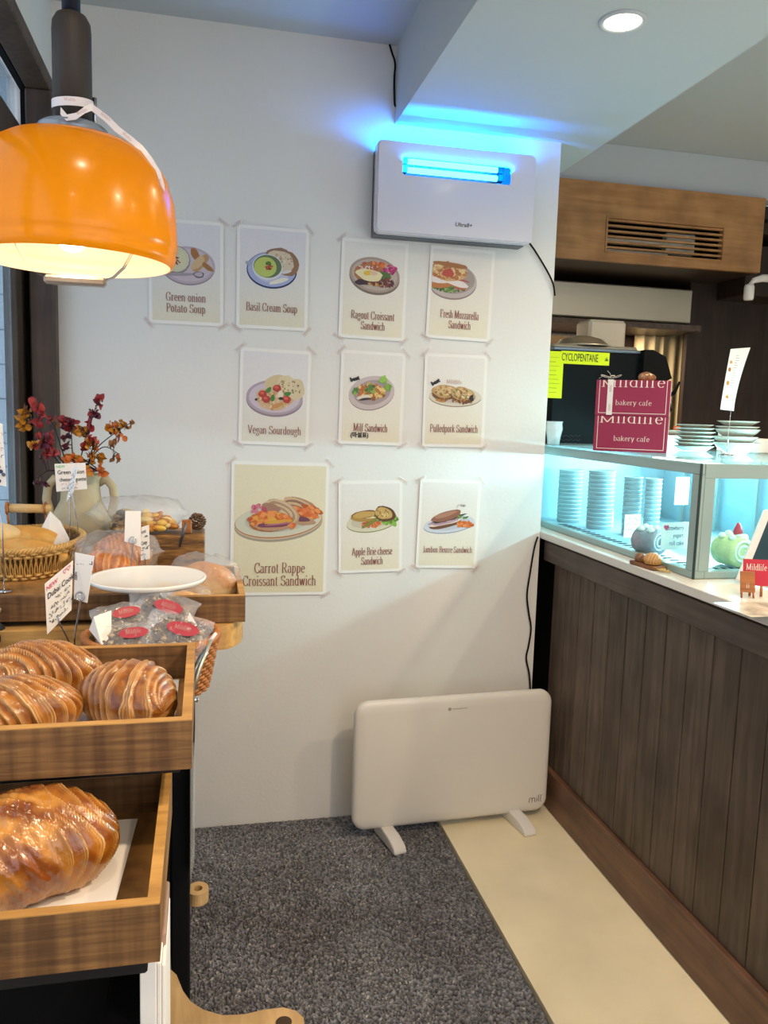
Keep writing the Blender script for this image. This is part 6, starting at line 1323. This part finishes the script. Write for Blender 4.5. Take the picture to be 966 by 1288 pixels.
# ---------------------------------------------------------------- paddle boards and papers under the stand
def zsh(out, z0, z1, name, label, loc, hole=None, cat='board'):
    t = thing(name, label, cat, loc)
    mb = MB()
    if hole is None: mb.prism(out, z0, z1)
    else:
        hx, hy, hr = hole; n = len(out); inn = []
        for (x, y) in out:
            a = math.atan2(y-hy, x-hx); inn.append((hx+hr*math.cos(a), hy+hr*math.sin(a)))
        mb.ring_plate(out, inn, z0, z1)
    mb.build('board_plate', M['paddle'], t); return t
c = P(249, 1123, Y=-1.245)
out = [(-.20, -.016), (-.03, -.013)]+[(.0+.020*math.cos(R(a)), .019*math.sin(R(a))) for a in range(-110, 111, 20)]+[(-.03, .013), (-.20, .016)]
hd_out = [(.017*math.cos(R(a)), .019*math.sin(R(a))) for a in range(0, 360, 15)]
t = thing('paddle_board', 'round holed end of a wooden paddle board poking out of the stand side', 'board', (c.x, -1.245, c.z-.012))
MB().ring_plate(hd_out, [(x*.42, y*.42) for x, y in hd_out], 0, .020).box(-.0215-c.x, -.0150, -.012, .012, 0, .020).build('board_plate', M['paddle'], t)
pts = [(199, 1208), (211, 1216), (222, 1226), (230, 1246), (240, 1260), (256, 1270), (280, 1277), (306, 1276), (332, 1270), (356, 1267), (372, 1271), (382, 1280), (383, 1292), (374, 1303), (356, 1309), (330, 1310), (300, 1318), (270, 1335), (250, 1370), (150, 1400), (150, 1220)]
ZB = .4885; w_ = [P(x, y, Z=ZB) for x, y in pts]; O = Vector((.02, -1.45, ZB-.018))
t = thing('paddle_board', 'large light wooden paddle board with a handle and hole at the bottom left', 'board', O)
lo = [(p.x-O.x, p.y-O.y) for p in w_]
MB().prism(lo[::-1], 0, .018).build('board_plate', M['paddle'], t)
hc = P(357, 1286, Z=ZB); MB().lathe([(0, .0183), (.0105, .0183), (.0112, .0186), (.0105, .0188), (0, .0184)], 28, T=Matrix.Translation((hc.x-O.x, hc.y-O.y, 0))).build('hanging_hole', mat('dark_hole_wood', '#3a2a1c', .8), t)
for i, (x0, x1, ty, lb) in enumerate(((176, 197, 1212, 'white paper bag stack under the lowest tray, widest left sheet'), (197.5, 203, 1214, 'second white paper bag edge under the lowest tray'), (203.5, 208, 1219, 'outermost white paper bag edge, right of the stack'))):
    a = P(x0, 1260, Y=-1.735+.003*i); b = P(x1, 1260, Y=-1.735+.003*i); zt_ = P(x0, ty-(10 if i == 0 else 0), Y=-1.735).z
    tag(MB().box(a.x, b.x, -1.735+.003*i, -1.615, .60, min(zt_, .8205), b=.001).build('paper_bag', M['paper']), lb, 'paper bag')
WD(MB().box(-.16, -.0505, -1.74, -1.605, .585, .5995), 'paper_ledge', M['blackm'])

# ================================================================ PENDANT LAMP
LX, LY, LZ = -.1990, -1.125, 1.556; RS = .155
lamp = thing('pendant_lamp', 'glossy orange dome pendant lamp with a warm glowing bulb, upper left', 'lamp', (LX, LY, LZ))
def shade_mat(name, col_, colt, rough, mixf, coat):
    m = bpy.data.materials.new(name); m.use_nodes = True; nt = m.node_tree; b = nt.nodes['Principled BSDF']; b.inputs['Base Color'].default_value = (*lin(col_), 1); b.inputs['Roughness'].default_value = rough; b.inputs['Coat Weight'].default_value = coat; b.inputs['Coat Roughness'].default_value = .03
    tr = nt.nodes.new('ShaderNodeBsdfTranslucent'); tr.inputs[0].default_value = (*lin(colt), 1); mx = nt.nodes.new('ShaderNodeMixShader'); mx.inputs[0].default_value = mixf
    nt.links.new(b.outputs[0], mx.inputs[1]); nt.links.new(tr.outputs[0], mx.inputs[2]); nt.links.new(mx.outputs[0], nt.nodes['Material Output'].inputs[0]); return m
m_or = shade_mat('orange_acrylic', (196,136,2), (226,160,4), .22, .42, .08); m_in = shade_mat('cream_acrylic', '#f4ead2', '#ffe6c0', .35, .45, .1)
pr = [(.046, .183), (.070, .181), (.095, .174), (.121, .158), (.139, .132), (.150, .098), (.1535, .064), (.155, .036), (.1545, .026), (.1515, .022), (.1525, .016), (.1515, .008), (.147, .0), (.144, -.001)]
pr = [(r_*RS/.155, z_) for r_, z_ in pr]
MB().lathe(pr, 96).build('shade', m_or, lamp)
MB().lathe([(r_-.004, z_-.003 if i < 8 else z_) for i, (r_, z_) in enumerate(pr[:-1])]+[(.1438, -.0008)], 96).build('shade_liner', m_in, lamp)
MB().lathe([(0, .183), (.046, .183), (.050, .186), (.051, .198), (.046, .202), (0, .202)], 40).build('cap', mat('smoky_cap', '#8c98a4', .2, .3), lamp)
MB().lathe([(0, .202), (.0285, .202), (.0285, .338), (.0275, .350), (.022, .360), (.014, .364), (0, .365)], 40).build('stem_cover', mat('ribbed_brown', '#3a322c', .55, bump=.3, bscale=200, stretch=(1, 1, .05)), lamp)
MB().tube([(0, 0, .364), (0, 0, 2.43-LZ)], .0135, 16).build('suspension_tube', mat('navy_sleeve', '#14152a', .5), lamp)
MB().tube([(.0305, .010, .202), (.0305, .010, .250)], .0035, 10).build('chrome_rod', M['chrome'], lamp)
MB().lathe([(0, -.026), (.012, -.023), (.022, -.012), (.025, .002), (.022, .016), (.015, .030), (.013, .045), (0, .046)], 32, T=Matrix.Translation((-.004, 0, .040))).build('bulb', M['bulb'], lamp)
MB().lathe([(0, .085), (.018, .085), (.020, .10), (.020, .180), (0, .180)], 24, T=Matrix.Translation((-.004, 0, 0))).build('lamp_holder', M['cream'], lamp)
cl = mat('smoked_acrylic', '#8d857c', .2, .0, coat=.4)
for s in (-1, 1):
    br = MB()
    pts = [(s*.040, 0, -.028), (s*.058, 0, -.020), (s*.074, 0, -.004), (s*.086, 0, .018), (s*.092, 0, .05), (s*.094, 0, .115)]
    br.strip(pts, (0, 1, 0), .014); br.strip([(x-s*.003, y, z) for x, y, z in pts], (0, 1, 0), .014)
    br.build('bracket_arm', cl, lamp, fix=False)
MB().box(-.046, .046, -.010, .010, -.036, -.022, b=.004).build('handle_bar', cl, lamp)
light('pendant_lamp_bulb', 'POINT', (LX-.004, LY, LZ+.012), 1.9, (1, .76, .48), shadow_soft_size=.026)

# ribbon on the lamp
rbn = thing('ribbon', 'white and pink printed ribbon tied round the lamp stem and trailing over the shade', 'ribbon', (LX, LY, LZ+.2))
def WR(mb, n, m, **k): o = mb.build(n, m, rbn, **k); o.location = -rbn.location; return o
rm_ = mat('satin_ribbon', '#e9e2e2', .35, spec=.5)
def rp_(lst, Y): return [P(x, y, Y=Y+d) for x, y, d in lst]
O = Vector((LX, LY, LZ))
lp = [O+Vector((.0302*math.cos(a), .0302*math.sin(a), .232+.004*math.sin(a*1.0+.6))) for a in [i*2*PI/28 for i in range(29)]]
WR(MB().strip(lp, (0, 0, 1), .013), 'loop', rm_, fix=False)
WR(MB().strip(rp_([(76, 139, 0), (84, 148, -.005), (96, 146, -.008), (107, 138, -.006), (117, 134, 0)], LY-.045), [(0, .3, 1), (0, .5, 1), (0, .4, 1), (0, .3, 1), (0, .3, 1)], .012), 'loop', rm_, fix=False)
tail = rp_([(112, 132, .0), (122, 140, -.005), (134, 149, -.01), (148, 163, -.02), (163, 174, -.025), (177, 186, -.03), (189, 201, -.03), (198, 217, -.03), (203, 234, -.03), (203, 250, -.02), (205, 264, -.02)], LY-.03)
WR(MB().strip(tail, [(.6, .2, .8)]*4+[(.5, .3, .8)]*3+[(.9, .2, .3)]*4, .010), 'tail', rm_, fix=False)
m_ = MB()
for (x, y, an) in ((88, 125, 0), (103, 140, .5), (133, 147, -.6), (160, 172, -.7), (201, 232, -1.4)):
    p = P(x, y, Y=LY-.075 if x < 110 else LY-.068); serif(m_, 'Mildlife', 0, -.002, .0045, .016, Matrix.Translation(p) @ RX @ Matrix.Rotation(an, 4, 'Z'))
WR(m_, 'lettering', M['tapeink'], fix=False)
